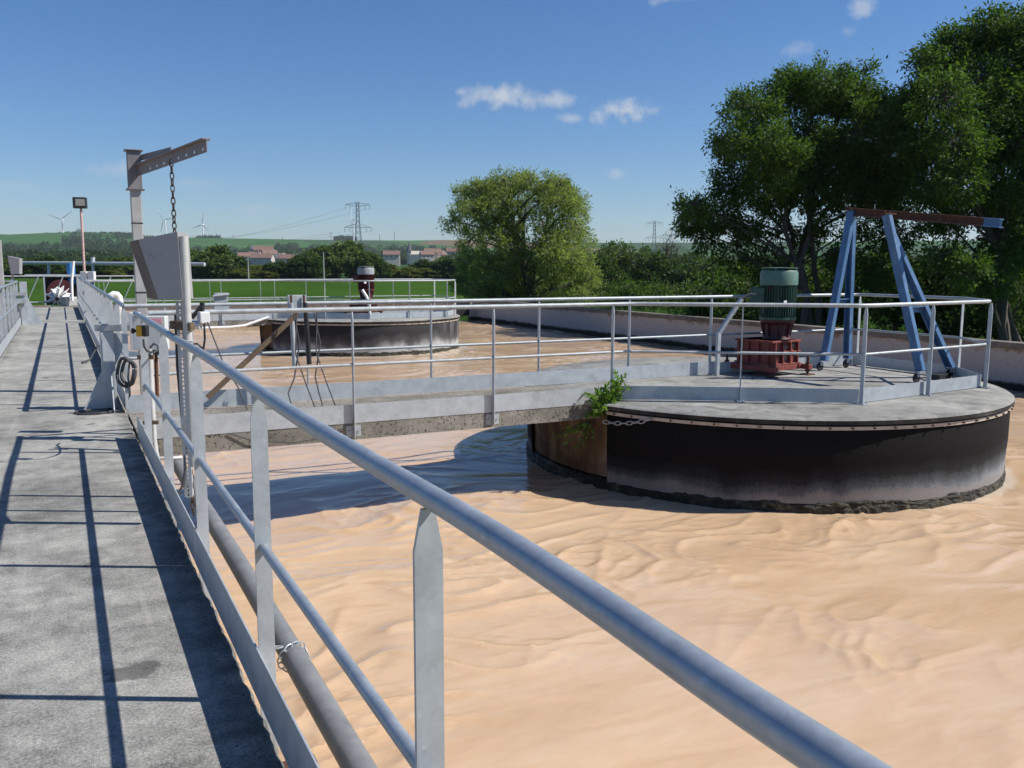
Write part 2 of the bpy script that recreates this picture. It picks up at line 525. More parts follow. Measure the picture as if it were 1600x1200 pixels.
class MB:
    def __init__(s):
        s.v = []
        s.f = []

    def add(s, vs, fs):
        o = len(s.v)
        s.v += [tuple(p) for p in vs]
        s.f += [tuple(i + o for i in f) for f in fs]
        return s

    def box(s, c, d, rz=0.0, mat=None):
        cx, cy, cz = c
        hx, hy, hz = d[0] / 2, d[1] / 2, d[2] / 2
        ca, sa = math.cos(rz), math.sin(rz)
        vs = []
        for z in (-hz, hz):
            for x, y in ((-hx, -hy), (hx, -hy), (hx, hy), (-hx, hy)):
                p = Vector((x, y, z))
                if mat is not None:
                    p = mat @ p
                vs.append((cx + ca * p.x - sa * p.y, cy + sa * p.x + ca * p.y, cz + p.z))
        return s.add(vs, [(3, 2, 1, 0), (4, 5, 6, 7), (0, 1, 5, 4), (1, 2, 6, 5), (2, 3, 7, 6), (3, 0, 4, 7)])

    def span(s, a, b):
        """axis-aligned box from corner a to corner b"""
        return s.box([(p + q) / 2 for p, q in zip(a, b)], [abs(q - p) for p, q in zip(a, b)])

    def bar(s, a, b, w, h, upv=(0, 0, 1), w2=None, h2=None):
        """rectangular bar from a to b, w across, h along upv"""
        a, b = Vector(a), Vector(b)
        d = (b - a).normalized()
        u = Vector(upv)
        u = (u - d * u.dot(d)).normalized()
        r = d.cross(u)
        vs = []
        for p, ww, hh in ((a, w, h), (b, w2 or w, h2 or h)):
            for i, j in ((-1, -1), (1, -1), (1, 1), (-1, 1)):
                vs.append(p + r * (i * ww / 2) + u * (j * hh / 2))
        return s.add(vs, [(3, 2, 1, 0), (4, 5, 6, 7), (0, 1, 5, 4), (1, 2, 6, 5), (2, 3, 7, 6), (3, 0, 4, 7)])

    def tube(s, pts, r, n=10, cap=True):
        pts = [Vector(p) for p in pts]
        rs = r if isinstance(r, (list, tuple)) else [r] * len(pts)
        d0 = (pts[1] - pts[0]).normalized()
        u = Vector((0, 0, 1)) if abs(d0.z) < .9 else Vector((1, 0, 0))
        u = (u - d0 * u.dot(d0)).normalized()
        o = len(s.v)
        for i, p in enumerate(pts):
            if i == 0:
                d = pts[1] - pts[0]
            elif i == len(pts) - 1:
                d = pts[-1] - pts[-2]
            else:
                d = (pts[i + 1] - pts[i]).normalized() + (pts[i] - pts[i - 1]).normalized()
            d.normalize()
            u = u - d * u.dot(d)
            if u.length < 1e-5:
                u = d.orthogonal()
            u.normalize()
            w = d.cross(u)
            for j in range(n):
                a = 2 * math.pi * j / n
                s.v.append(tuple(p + (u * math.cos(a) + w * math.sin(a)) * rs[i]))
        for i in range(len(pts) - 1):
            for j in range(n):
                a, b = o + i * n + j, o + i * n + (j + 1) % n
                s.f.append((a, b, b + n, a + n))
        if cap:
            s.f.append(tuple(o + j for j in reversed(range(n))))
            e = o + (len(pts) - 1) * n
            s.f.append(tuple(e + j for j in range(n)))
        return s

    def lathe(s, c, prof, n=32, a0=0.0, a1=2 * math.pi, cap=True):
        """profile of (radius, z) turned about the vertical axis through c"""
        full = abs(a1 - a0 - 2 * math.pi) < 1e-6
        m = n if full else n + 1
        o = len(s.v)
        for r, z in prof:
            for j in range(m):
                a = a0 + (a1 - a0) * j / n
                s.v.append((c[0] + r * math.cos(a), c[1] + r * math.sin(a), c[2] + z))
        for i in range(len(prof) - 1):
            for j in range(n):
                a, b = o + i * m + j, o + i * m + (j + 1) % m
                s.f.append((a, b, b + m, a + m))
        if cap and full:
            s.f.append(tuple(o + j for j in reversed(range(m))))
            e = o + (len(prof) - 1) * m
            s.f.append(tuple(e + j for j in range(m)))
        return s

    def prism(s, poly, axis_pt, ex, ey, ez, t):
        """polygon (x,y) in the plane ex,ey at axis_pt, pushed t along ez (centred)"""
        p0, ex, ey, ez = Vector(axis_pt), Vector(ex), Vector(ey), Vector(ez)
        n = len(poly)
        vs = [p0 + ex * x + ey * y - ez * (t / 2) for x, y in poly] + [p0 + ex * x + ey * y + ez * (t / 2) for x, y in poly]
        fs = [tuple(reversed(range(n))), tuple(range(n, 2 * n))]
        fs += [(i, (i + 1) % n, n + (i + 1) % n, n + i) for i in range(n)]
        return s.add(vs, fs)

    def mesh(s, name, mat, origin=(0, 0, 0), smooth=False):
        me = bpy.data.meshes.new(name)
        ox, oy, oz = origin
        me.from_pydata([(x - ox, y - oy, z - oz) for x, y, z in s.v], [], s.f)
        me.validate()
        me.materials.append(MATS[mat])
        if smooth:
            me.polygons.foreach_set('use_smooth', [True] * len(me.polygons))
            try:
                me.set_sharp_from_angle(angle=R(38))
            except Exception:
                pass
        me.update()
        return me


def root_loc(o):
    while o.parent:
        o = o.parent
    return tuple(o.location)


def bevel(o, w):
    m = o.modifiers.new('bevel', 'BEVEL')
    m.width = w
    m.segments = 2
    m.limit_method = 'ANGLE'
    m.angle_limit = R(40)
    return o


def thing(name, label, cat, loc=(0, 0, 0), group=None):
    o = bpy.data.objects.new(name, None)
    o.empty_display_size = .2
    o.location = loc
    o['label'] = label
    o['category'] = cat
    if group:
        o['group'] = group
    col.objects.link(o)
    return o


def part(name, mb, mat, parent, smooth=False, bev=0, label=None):
    o = bpy.data.objects.new(name, mb.mesh(name, mat, root_loc(parent), smooth))
    o.parent = parent
    col.objects.link(o)
    if bev:
        bevel(o, bev)
    if label:
        o['label'] = label
    return o


def solo(name, mb, mat, label, cat, loc=(0, 0, 0), group=None, smooth=False, bev=0):
    o = bpy.data.objects.new(name, mb.mesh(name, mat, loc, smooth))
    o.location = loc
    o['label'] = label
    o['category'] = cat
    if group:
        o['group'] = group
    col.objects.link(o)
    if bev:
        bevel(o, bev)
    return o


def struct(name, mb, mat, smooth=False):
    o = bpy.data.objects.new(name, mb if isinstance(mb, bpy.types.Mesh) else mb.mesh(name, mat, (0, 0, 0), smooth))
    o['kind'] = 'structure'
    col.objects.link(o)
    return o


def children_of(o):
    return [c for c in list(col.objects) if c.parent == o]


def copy_tree(o, parent=None):
    c = o.copy()
    col.objects.link(c)
    c.parent = parent
    for ch in children_of(o):
        copy_tree(ch, c)
    return c


def np_mesh(name, verts, faces4, mat, smooth=False):
    me = bpy.data.meshes.new(name)
    nv, nf = len(verts), len(faces4)
    me.vertices.add(nv)
    me.vertices.foreach_set('co', np.asarray(verts, np.float32).ravel())
    me.loops.add(nf * 4)
    me.loops.foreach_set('vertex_index', np.asarray(faces4, np.int32).ravel())
    me.polygons.add(nf)
    me.polygons.foreach_set('loop_start', np.arange(0, nf * 4, 4, dtype=np.int32))
    me.polygons.foreach_set('loop_total', np.full(nf, 4, np.int32))
    if smooth:
        me.polygons.foreach_set('use_smooth', np.ones(nf, bool))
    me.materials.append(MATS[mat])
    me.update(calc_edges=True)
    return me


_perm = rng.permutation(256)
_ang = rng.uniform(0, 2 * np.pi, 256)


def pn(x, y, seed=0):
    """2-D gradient noise on numpy arrays"""
    xi, yi = np.floor(x).astype(int), np.floor(y).astype(int)
    xf, yf = x - xi, y - yi
    u, v = xf * xf * xf * (xf * (xf * 6 - 15) + 10), yf * yf * yf * (yf * (yf * 6 - 15) + 10)

    def g(ix, iy, dx, dy):
        a = _ang[_perm[(_perm[(ix + seed) & 255] + iy) & 255]]
        return np.cos(a) * dx + np.sin(a) * dy
    n00, n10 = g(xi, yi, xf, yf), g(xi + 1, yi, xf - 1, yf)
    n01, n11 = g(xi, yi + 1, xf, yf - 1), g(xi + 1, yi + 1, xf - 1, yf - 1)
    return (n00 * (1 - u) + n10 * u) * (1 - v) + (n01 * (1 - u) + n11 * u) * v * 1.0


# ------------------------------------------------------------------ SETTING: ground, hills
WZ = -1.0           # liquor level
GZ = -1.55          # ground level


def crest_angle(az):
    """elevation angle (deg) of the skyline hills by bearing"""
    u = 800 + FPX * math.tan(max(-1.2, min(1.2, az - YAW)))
    pts = [(-2000, 1.6), (-200, 1.75), (40, 1.72), (60, 1.80), (130, 1.92), (200, 1.86), (240, 1.72), (330, 1.70), (500, 1.66), (640, 1.66), (720, 1.72), (800, 1.6), (1000, 1.55), (1200, 1.6), (4000, 1.6)]
    for (a, p), (b, q) in zip(pts, pts[1:]):
        if a <= u <= b:
            return p + (q - p) * (u - a) / (b - a)
    return 1.6


NA, rads = 300, [0, 30, 60, 110, 170, 230, 290, 360, 450, 560, 700, 850, 1000, 1200, 1400, 1650, 1900, 2150, 2400, 2650, 2900, 3200, 3600, 4200, 5200]


def ground_z(x, y):
    r = math.hypot(x, y)
    if r < 240:
        return GZ
    az = math.atan2(x, y)
    t = min(1, max(0, (r - 240) / (2650 - 240)))
    zc = EYE + 2650 * math.tan(R(crest_angle(az)))
    z = GZ + (zc - GZ) * (t ** 2.2)
    z += 4 * float(pn(np.array([x / 300.]), np.array([y / 300.]), 3)[0]) * min(1, (r - 240) / 700) * (1 if r < 2300 else .3)
    if r > 2650:
        z = zc - (r - 2650) * .03
    return z


gm = MB()
gm.v.append((0, 0, GZ))
for r_ in rads[1:]:
    for i in range(NA):
        a = -math.pi + 2 * math.pi * i / NA
        x_, y_ = r_ * math.sin(a), r_ * math.cos(a)
        gm.v.append((x_, y_, ground_z(x_, y_)))
for i in range(NA):
    gm.f.append((0, 1 + (i + 1) % NA, 1 + i))
for k_ in range(len(rads) - 2):
    o_ = 1 + k_ * NA
    for i in range(NA):
        j = (i + 1) % NA
        gm.f.append((o_ + i, o_ + j, o_ + NA + j, o_ + NA + i))
struct('ground', gm, 'farmland', True)

# ------------------------------------------------------------------ water
xs = np.concatenate([np.arange(0.0, 11.5, .032), np.arange(11.5, 17.46, .06)])
ys = np.concatenate([np.arange(-2.0, 10.5, .032), np.arange(10.5, 20, .08), np.arange(20, 37.8, .14)])
X, Y = np.meshgrid(xs, ys)
wx = X + .75 * pn(X * .45, Y * .45, 11) + .22 * pn(X * 1.3, Y * 1.3, 41)
wy = Y + .75 * pn(X * .45, Y * .45, 29) + .22 * pn(X * 1.3, Y * 1.3, 57)
# swirling flow: long soft swells, sharp little crests in agitated patches, smooth between
hgt = .026 * pn(wx * .6 + 9, wy * .8, 1) + .013 * pn(wx * 1.3 + .5 * wy, wy * 1.9, 5)
agit = np.clip(.42 + 1.9 * pn(X * .45 + 3, Y * .45, 17), .02, 1.3)
agit = np.maximum(agit, .55 * np.exp(-((X - 3.2) / 2.6) ** 2 - ((Y - 7.2) / 1.9) ** 2))
agit2 = np.clip(.46 + 2.0 * pn(X * .8 + 13, Y * .8, 37), .0, 1.2)
rid = 1 - np.abs(pn(wx * 1.1 + .5 * wy, wy * 2.1 - .4 * wx, 8)) * 2.5
hgt += agit * .030 * np.clip(rid, 0, 1) ** 4
rid2 = 1 - np.abs(pn(wx * 2.6 - .6 * wy, wy * 4.0 + .5 * wx, 61)) * 2.4
hgt += agit * agit2 * .022 * np.clip(rid2, 0, 1) ** 4
rid3 = 1 - np.abs(pn(wx * 5.5 + .9 * wy, wy * 8.5 - .8 * wx, 71)) * 2.2
hgt += agit * agit2 * .0085 * np.clip(rid3, 0, 1) ** 3
hgt += (.15 + agit) * .0045 * pn(wx * 3.2, wy * 4.4, 23)
V = np.stack([X, Y, WZ + hgt], -1).reshape(-1, 3)
nx, ny = len(xs), len(ys)
idx = np.arange(nx * ny).reshape(ny, nx)
F = np.stack([idx[:-1, :-1], idx[:-1, 1:], idx[1:, 1:], idx[1:, :-1]], -1).reshape(-1, 4)
wo = bpy.data.objects.new('water', np_mesh('water', V, F, 'muddy_water', True))
wo['kind'] = 'structure'
col.objects.link(wo)
lw = MB()
lw.add([(-17.5, -3, WZ), (-.36, -3, WZ), (-.36, 37.8, WZ), (-17.5, 37.8, WZ)], [(0, 1, 2, 3)])
struct('water', lw, 'muddy_water')

# ------------------------------------------------------------------ walkway deck
DX0, DX1 = -.97, .53
dm = MB()
ysd = list(np.arange(-2.5, 12, .035)) + list(np.arange(12, 36.05, .25))
prev = None
for y in ysd:
    near = 1 if y < 12 else .3
    e = DX1 + near * (float(pn(np.array([y * 3.1]), np.array([.5]), 2)[0]) * .008 + float(pn(np.array([y * 17.]), np.array([3.5]), 4)[0]) * .004 + float(pn(np.array([y * 41.]), np.array([6.5]), 14)[0]) * .003 + random.uniform(-.006, .006))
    e0 = DX0 + near * float(pn(np.array([y * 5.]), np.array([7.5]), 6)[0]) * .012
    o_ = len(dm.v)
    dm.v += [(e0, y, -.16), (e0, y, -.008), (e0 + .012, y, 0), (e - .016, y, 0), (e - .004, y, -.014), (e + .004, y, -.06), (e - .02, y, -.16)]
    if prev is not None:
        for j in range(6):
            dm.f.append((prev + j, o_ + j, o_ + j + 1, prev + j + 1))
        dm.f.append((prev + 6, o_ + 6, o_, prev))
    prev = o_
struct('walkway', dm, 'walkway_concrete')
sp = MB().span((-.35, -2.5, -1.6), (-.05, 36.6, -.162))
solo('divider_wall', sp, 'beam_concrete', 'concrete wall under the walkway dividing the two basins', 'wall')

# grit and moss crumbs swept to the slab edges
gr = MB()
for i in range(900):
    y = 2.0 + 8 * random.random() ** 1.6
    x = (DX1 - .018 - abs(random.gauss(0, .045))) if random.random() < .75 else (DX0 + .02 + abs(random.gauss(0, .05)))
    s_ = random.uniform(.0015, .0048)
    gr.add([(x + s_ * random.uniform(-1, 1), y - s_, .0), (x + s_, y + s_ * random.uniform(-1, 1), .0), (x - s_, y + s_, .0), (x, y, s_ * random.uniform(.8, 1.5))], [(0, 1, 3), (1, 2, 3), (2, 0, 3)])
concrete('grit', (.04, .042, .03), (.12, .115, .09), (.25, .24, .21))
go_ = bpy.data.objects.new('grit', gr.mesh('grit', 'grit'))
go_['kind'] = 'stuff'
go_['label'] = 'fine grit and moss crumbs along the walkway edges'
go_['category'] = 'grit'
col.objects.link(go_)

# ------------------------------------------------------------------ tank walls
tw = thing('tank_wall', 'low concrete basin wall with flaking pale paint around the muddy tank', 'wall', (17.6, 18, GZ))
wb = MB()
wb.span((17.42, -4, GZ - .3), (17.66, 38.2, -.13))
wb.span((-.02, 37.8, GZ - .3), (16.3, 38.05, -.13))
wb.span((17.1, 37.8, GZ - .3), (17.42, 38.05, -.13))
part('wall', wb, 'flaking_wall', tw)
cp = MB()
cp.span((17.36, -4, -.13), (17.72, 38.25, .0))
cp.span((-.02, 37.74, -.13), (16.3, 38.11, -.004))
part('coping', cp, 'coping', tw, bev=.012)
wb2 = MB().span((-17.8, -4, GZ - .3), (-17.5, 38, 0)).span((-17.5, 37.8, GZ - .3), (-.37, 38.05, 0))
solo('tank_wall', wb2, 'flaking_wall', 'concrete wall of the second basin beyond the left railing', 'wall')
gt = MB().span((16.33, 37.83, -.75), (17.07, 37.95, -.06))
solo('sluice_gate', gt, 'black_metal', 'dark sluice gate opening in the far corner of the basin wall', 'gate')

# ------------------------------------------------------------------ railings
POST_CACHE = {}


def post_mesh(kind):
    """flat-bar post with pointed top; broad face normal along local Y"""
    if kind in POST_CACHE:
        return POST_CACHE[kind]
    w, z0, t = {'wide': (.055, -.20, .010), 'bridge': (.050, -.155, .010), 'deck': (.050, 0.006, .010)}[kind]
    h = w / 2
    m = MB().prism([(-h, z0), (h, z0), (h, 1.0), (.012, 1.078), (-.012, 1.078), (-h, 1.0)], (0, 0, 0), (1, 0, 0), (0, 0, 1), (0, 1, 0), t)
    me = m.mesh('post', 'galvanised')
    POST_CACHE[kind] = me
    return me


def foot_mesh(kind):
    key = 'foot_' + kind
    if key in POST_CACHE:
        return POST_CACHE[key]
    m = MB()
    if kind == 'deck':
        m.box((0, 0, .005), (.13, .10, .010))
        for sx in (-1, 1):
            for sy in (-1, 1):
                m.lathe((sx * .045, sy * .03, .010), [(.011, 0), (.011, .012)], 6)
    elif kind == 'bridge':       # plate bolted on the slab edge, normal along local X
        m.box((-.031, 0, -.10), (.012, .15, .11))
        for sy in (-1, 1):
            m.tube([(-.025, sy * .048, -.10), (-.006, sy * .048, -.10)], .011, 6)
    else:
        m.box((-.034, 0, -.115), (.012, .13, .10))
        for sy in (-1, 1):
            m.tube([(-.028, sy * .042, -.115), (-.008, sy * .042, -.115)], .010, 6)
    me = m.mesh('bracket', 'weathered_zinc')
    POST_CACHE[key] = me
    return me


def add_posts(root, lst):
    for x, y, rz, kind in lst:
        p = bpy.data.objects.new('post', post_mesh(kind))
        p.parent = root
        p.location = Vector((x, y, 0)) - root.location
        p.rotation_euler = (0, 0, rz)
        col.objects.link(p)
        f = bpy.data.objects.new('bracket' if kind != 'deck' else 'base_plate', foot_mesh(kind))
        f.parent = p
        col.objects.link(f)


def strip(mb, pts, z0, z1, t):
    """kick plate along a plan polyline"""
    for (a, b) in zip(pts, pts[1:]):
        a, b = Vector((a[0], a[1], (z0 + z1) / 2)), Vector((b[0], b[1], (z0 + z1) / 2))
        mb.bar(a, b, t, z1 - z0)
    return mb


RX = .565           # post line of the walkway's right railing
YP0, YS = 1.438, 1.534
# near right railing
rl = thing('railing', 'galvanised walkway railing in the foreground running from lower right to the near footbridge', 'railing', (RX, 3, 0), 'walkway railings')
tr = MB()
jog = lambda y: .004 * math.sin(y * 1.7)
tr.tube([(RX + jog(y), y, 1.1 + .004 * math.sin(y * 2.1) - (.0065 * min(1.5, (1.4 - y) / .5) ** 2 if y < 1.4 else 0)) for y in np.arange(-1.6, 8.31, .1)] + [(RX, 8.33, 1.1)], .0218, 28)
tr.tube([(RX, 7.30, 1.101), (RX, 7.42, 1.1)], .0238, 24)
part('top_rail', tr, 'galvanised_rail', rl, True)
mr = MB().tube([(RX, -1.6, .556), (RX, 7.75, .556)], .0165, 16)
part('middle_rail', mr, 'galvanised_rail', rl, True)
kp = MB()
for a, b in ((-1.6, 1.9), (1.905, 4.55), (4.555, 6.6), (6.605, 8.27)):
    kp.span((.528, a, .012), (.534, b, .203))
part('kick_plate', kp, 'galvanised', rl)
add_posts(rl, [(RX, YP0 + YS * i, 0, 'wide') for i in range(-1, 5)])

# far right railing, between the two footbridges, and its last stretch
DYB = 17.6
rl2 = thing('railing', 'galvanised railing along the right edge of the walkway beyond the near footbridge', 'railing', (RX, 18, 0), 'walkway railings')
part('top_rail', MB().tube([(RX, 9.85, 1.1), (RX, 25.9, 1.1)], .0245, 14), 'galvanised_rail', rl2, True)
part('middle_rail', MB().tube([(RX, 9.9, .556), (RX, 25.9, .556)], .0165, 12), 'galvanised_rail', rl2, True)
part('kick_plate', MB().span((.528, 9.86, .012), (.534, 25.9, .203)), 'galvanised', rl2)
add_posts(rl2, [(RX, 10.0 + 1.32 * i, 0, 'wide') for i in range(13)])
rl3 = thing('railing', 'short far railing on the right edge at the end of the walkway', 'railing', (RX, 31, 0), 'walkway railings')
part('top_rail', MB().tube([(RX, 27.45, 1.1), (RX, 35.9, 1.1)], .0245, 12), 'galvanised_rail', rl3, True)
part('middle_rail', MB().tube([(RX, 27.45, .556), (RX, 35.9, .556)], .0165, 10), 'galvanised_rail', rl3, True)
part('kick_plate', MB().span((.528, 27.45, .012), (.534, 35.9, .203)), 'galvanised', rl3)
add_posts(rl3, [(RX, 27.6 + 1.38 * i, 0, 'wide') for i in range(7)])

# left railing
LX = -1.0
rl4 = thing('railing', 'galvanised railing along the left edge of the walkway', 'railing', (LX, 15, 0), 'walkway railings')
part('top_rail', MB().tube([(LX, -1, 1.1), (LX, 26.0, 1.1), (LX - .05, 26.1, 1.1), (-6.5, 26.15, 1.1)], .0245, 14), 'galvanised_rail', rl4, True)
part('middle_rail', MB().tube([(LX, -1, .556), (LX, 26.0, .556)], .0165, 12), 'galvanised_rail', rl4, True)
part('kick_plate', MB().span((-.966, -1, .012), (-.960, 25.9, .203)), 'galvanised', rl4)
add_posts(rl4, [(LX, .2 + 1.5 * i, math.pi, 'wide') for i in range(18)] + [(LX - 1.5 * i, 26.15, math.pi / 2, 'wide') for i in range(1, 4)])

# ------------------------------------------------------------------ footbridges, drums, their railings
BY0, BY1, BC = 8.30, 9.80, 9.05
DC = (8.3, 9.05)
DR = 3.06


def build_unit(dy, which):
    near = which == 'near'
    # footbridge slab
    bx = 6.0
    slab = MB()
    n = 60
    prev = None
    for i in range(n + 1):
        x = .545 + (bx - .545) * i / n
        j1 = float(pn(np.array([x * 6.]), np.array([1.5 + dy]), 2)[0]) * .008
        o_ = len(slab.v)
        slab.v += [(x, BY0 + dy + j1, -.185), (x, BY0 + dy + j1 * .5, -.012), (x, BY0 + dy + .014, -.002), (x, BY1 + dy - .014, -.002), (x, BY1 + dy, -.012), (x, BY1 + dy, -.185)]
        if prev is not None:
            for j in range(6):
                slab.f.append((prev + j, o_ + j, o_ + (j + 1) % 6, prev + (j + 1) % 6))
        prev = o_
    slab.f += [tuple(range(6)), tuple(prev + j for j in reversed(range(6)))]
    solo('footbridge', slab, 'beam_concrete', 'speckled concrete footbridge to the %s round mixer platform' % ('near' if near else 'far'), 'footbridge', (3, BC + dy, 0), 'footbridges')
    # drum platform
    cx, cy = DC[0], DC[1] + dy
    d = thing('mixer_platform', 'big round concrete platform wrapped in black sheet at the right' if near else 'smaller looking round platform with white streaked black sheet further up the tank', 'platform', (cx, cy, WZ), 'round mixer platforms')
    cap = MB().lathe((cx, cy, 0), [(.02, .0), (2.2, .002), (DR + .02, -.004), (DR + .045, -.022)], 120, cap=False)
    part('concrete_cap', cap, 'platform_concrete', d, True)
    part('cap_edge', MB().lathe((cx, cy, 0), [(DR + .045, -.022), (DR + .045, -.066), (DR - .1, -.068)], 120, cap=False), 'painted_edge_shade', d, True)  # dark edge band, coloured as the shadow of the cap lip
    a0, a1 = R(197), R(360 + 163)
    cl = MB().lathe((cx, cy, 0), [(DR - .02, -.066), (DR + .006, -.10), (DR + .006, -.5), (DR - .004, -.70), (DR - .012, -.90)], 150, a0, a1)
    part('black_cladding', cl, 'black_sheet' if near else 'streaked_black_sheet', d, True)
    br = MB().lathe((cx, cy, 0), [(DR - .05, -.06), (DR - .05, -.86)], 24, R(160), R(200))
    part('bare_concrete_face', br, 'rust_stained_concrete', d, True)
    st = MB().lathe((cx, cy, 0), [(DR + .006, -.085), (DR + .022, -.087), (DR + .022, -.122), (DR + .006, -.124)], 150, a0, a1)
    bt = part('clamping_strip', st, 'batten', d, True)
    bme = MB().tube([(0, 0, 0), (.024, 0, 0)], .010, 6).mesh('bolt', 'rust')
    for i in range(76):
        a = a0 + (a1 - a0) * (i + .5) / 76
        b_o = bpy.data.objects.new('bolt', bme)
        b_o.parent = bt
        b_o.location = (math.cos(a) * (DR + .019), math.sin(a) * (DR + .019), -.104 - WZ)
        b_o.rotation_euler = (0, 0, a)
        col.objects.link(b_o)
    # rough stone foot at the waterline
    ft = MB()
    N = 420
    lev = ((DR - .06, -.88), (DR - .012, -.885), (DR - .002, -.90), (DR + .003, -.915), (DR + .002, -.935), (DR + .006, -.96), (DR + .002, -1.3))
    for r_i, (rr_, z_) in enumerate(lev):
        for i in range(N):
            a = 2 * math.pi * i / N
            jit = 0 if r_i == 0 else float(pn(np.array([i * .37]), np.array([r_i * .83 + dy]), 9)[0]) * .022 + random.uniform(-.009, .009)
            edge = .06 * float(pn(np.array([i * .09]), np.array([4.3 + dy]), 13)[0]) + .03 * float(pn(np.array([i * .41]), np.array([7.3]), 3)[0])
            dz = edge + random.uniform(-.008, .008) if r_i in (1, 2) else (edge * .5 if r_i == 3 else 0)
            ft.v.append((cx + (rr_ + jit) * math.cos(a), cy + (rr_ + jit) * math.sin(a), z_ + dz))
    for r_i in range(len(lev) - 1):
        for i in range(N):
            ft.f.append((r_i * N + i, (r_i + 1) * N + i, (r_i + 1) * N + (i + 1) % N, r_i * N + (i + 1) % N))
    part('stone_foot', ft, 'wet_algae_stone', d, False)
    # railing round footbridge and platform
    ny_, fy = BY0 - .03 + dy, BY1 + .03 + dy
    Q = [(5.75, ny_), (7.88, 6.85 + dy), (10.42, 7.13 + dy), (11.06, 7.98 + dy), (11.08, 9.70 + dy)]
    if near:
        path = [(RX + .10, ny_), (5.75, ny_), (7.88, 6.85 + dy), (10.42, 7.13 + dy), (11.06, 7.98 + dy), (11.08, fy - .05), (10.9, fy), (RX + .0, fy)]
    else:
        path = [(RX + .06, ny_), (5.75, ny_), (7.88, 6.85 + dy), (10.42, 7.13 + dy), (11.06, 7.98 + dy), (11.08, fy - .05), (10.9, fy), (RX + .06, fy)]
    r = thing('railing', 'galvanised railing around the %s footbridge and its round platform' % ('near' if near else 'far'), 'railing', (6, BC + dy, 0), 'footbridge railings')

    def rail(z, rad, mat, n_):
        m = MB()
        # round the corners a little
        pts = []
        for i, p in enumerate(path):
            p = Vector((p[0], p[1], z))
            if 0 < i < len(path) - 1:
                a, b = Vector((*path[i - 1], z)), Vector((*path[i + 1], z))
                da, db = (a - p), (b - p)
                k_ = min(.10, da.length * .4, db.length * .4)
                pts += [p + da.normalized() * k_, p + (da.normalized() + db.normalized()) * k_ * .28, p + db.normalized() * k_]
            else:
                pts.append(p)
        m.tube(pts, rad, n_)
        return m
    part('top_rail', rail(1.1, .0225, 0, 16), 'weathered_zinc', r, True)
    part('middle_rail', rail(.56, .0155, 0, 12), 'weathered_zinc', r, True)
    k1 = MB()
    strip(k1, [(.56, BY0 - .002 + dy), (2.48, BY0 - .002 + dy)], -.02, .165, .006)
    strip(k1, [(2.484, BY0 - .002 + dy), (5.45, BY0 - .002 + dy)], -.02, .165, .006)
    strip(k1, [(5.55, BY0 + .03 + dy), (6.02, 8.10 + dy)], .008, .165, .006)
    strip(k1, [(6.02, 8.10 + dy), (7.72, 7.02 + dy), (7.90, 6.905 + dy)], .008, .165, .006)
    strip(k1, [(7.92, 6.90 + dy), (9.1, 7.03 + dy)], .008, .165, .006)
    strip(k1, [(9.104, 7.03 + dy), (10.40, 7.18 + dy), (11.0, 8.0 + dy), (11.02, BY1 - .04 + dy)], .008, .165, .006)
    strip(k1, [(11.0, BY1 - .02 + dy), (8.25, BY1 - .02 + dy)], .008, .165, .006)
    strip(k1, [(8.246, BY1 - .02 + dy), (4.7, BY1 - .02 + dy)], .004, .185, .006)
    strip(k1, [(4.696, BY1 - .02 + dy), (.56, BY1 - .02 + dy)], .004, .185, .006)
    part('kick_plate', k1, 'galvanised', r)
    hp = math.pi / 2
    diag = math.atan2(6.85 - ny_ + dy, 7.88 - 5.75)
    pl = [(x_, ny_, -hp, 'bridge') for x_ in (1.02, 2.49, 4.01, 5.5)]
    pl += [(x_, fy, hp, 'bridge') for x_ in (.95, 2.43, 3.93, 5.41)]
    pl += [(6.79, 7.60 + dy, hp + diag, 'deck'), (7.88, 6.85 + dy, hp + .05, 'deck'), (9.16, 6.99 + dy, hp + .11, 'deck'), (10.42, 7.13 + dy, hp + .11, 'deck'), (11.06, 7.98 + dy, .1, 'deck'), (11.08, fy - .07, .1, 'deck'), (9.65, fy, hp, 'deck'), (8.2, fy, hp, 'deck'), (6.8, fy, hp, 'deck')]
    add_posts(r, pl)
    return r


build_unit(0.0, 'near')
build_unit(DYB, 'far')


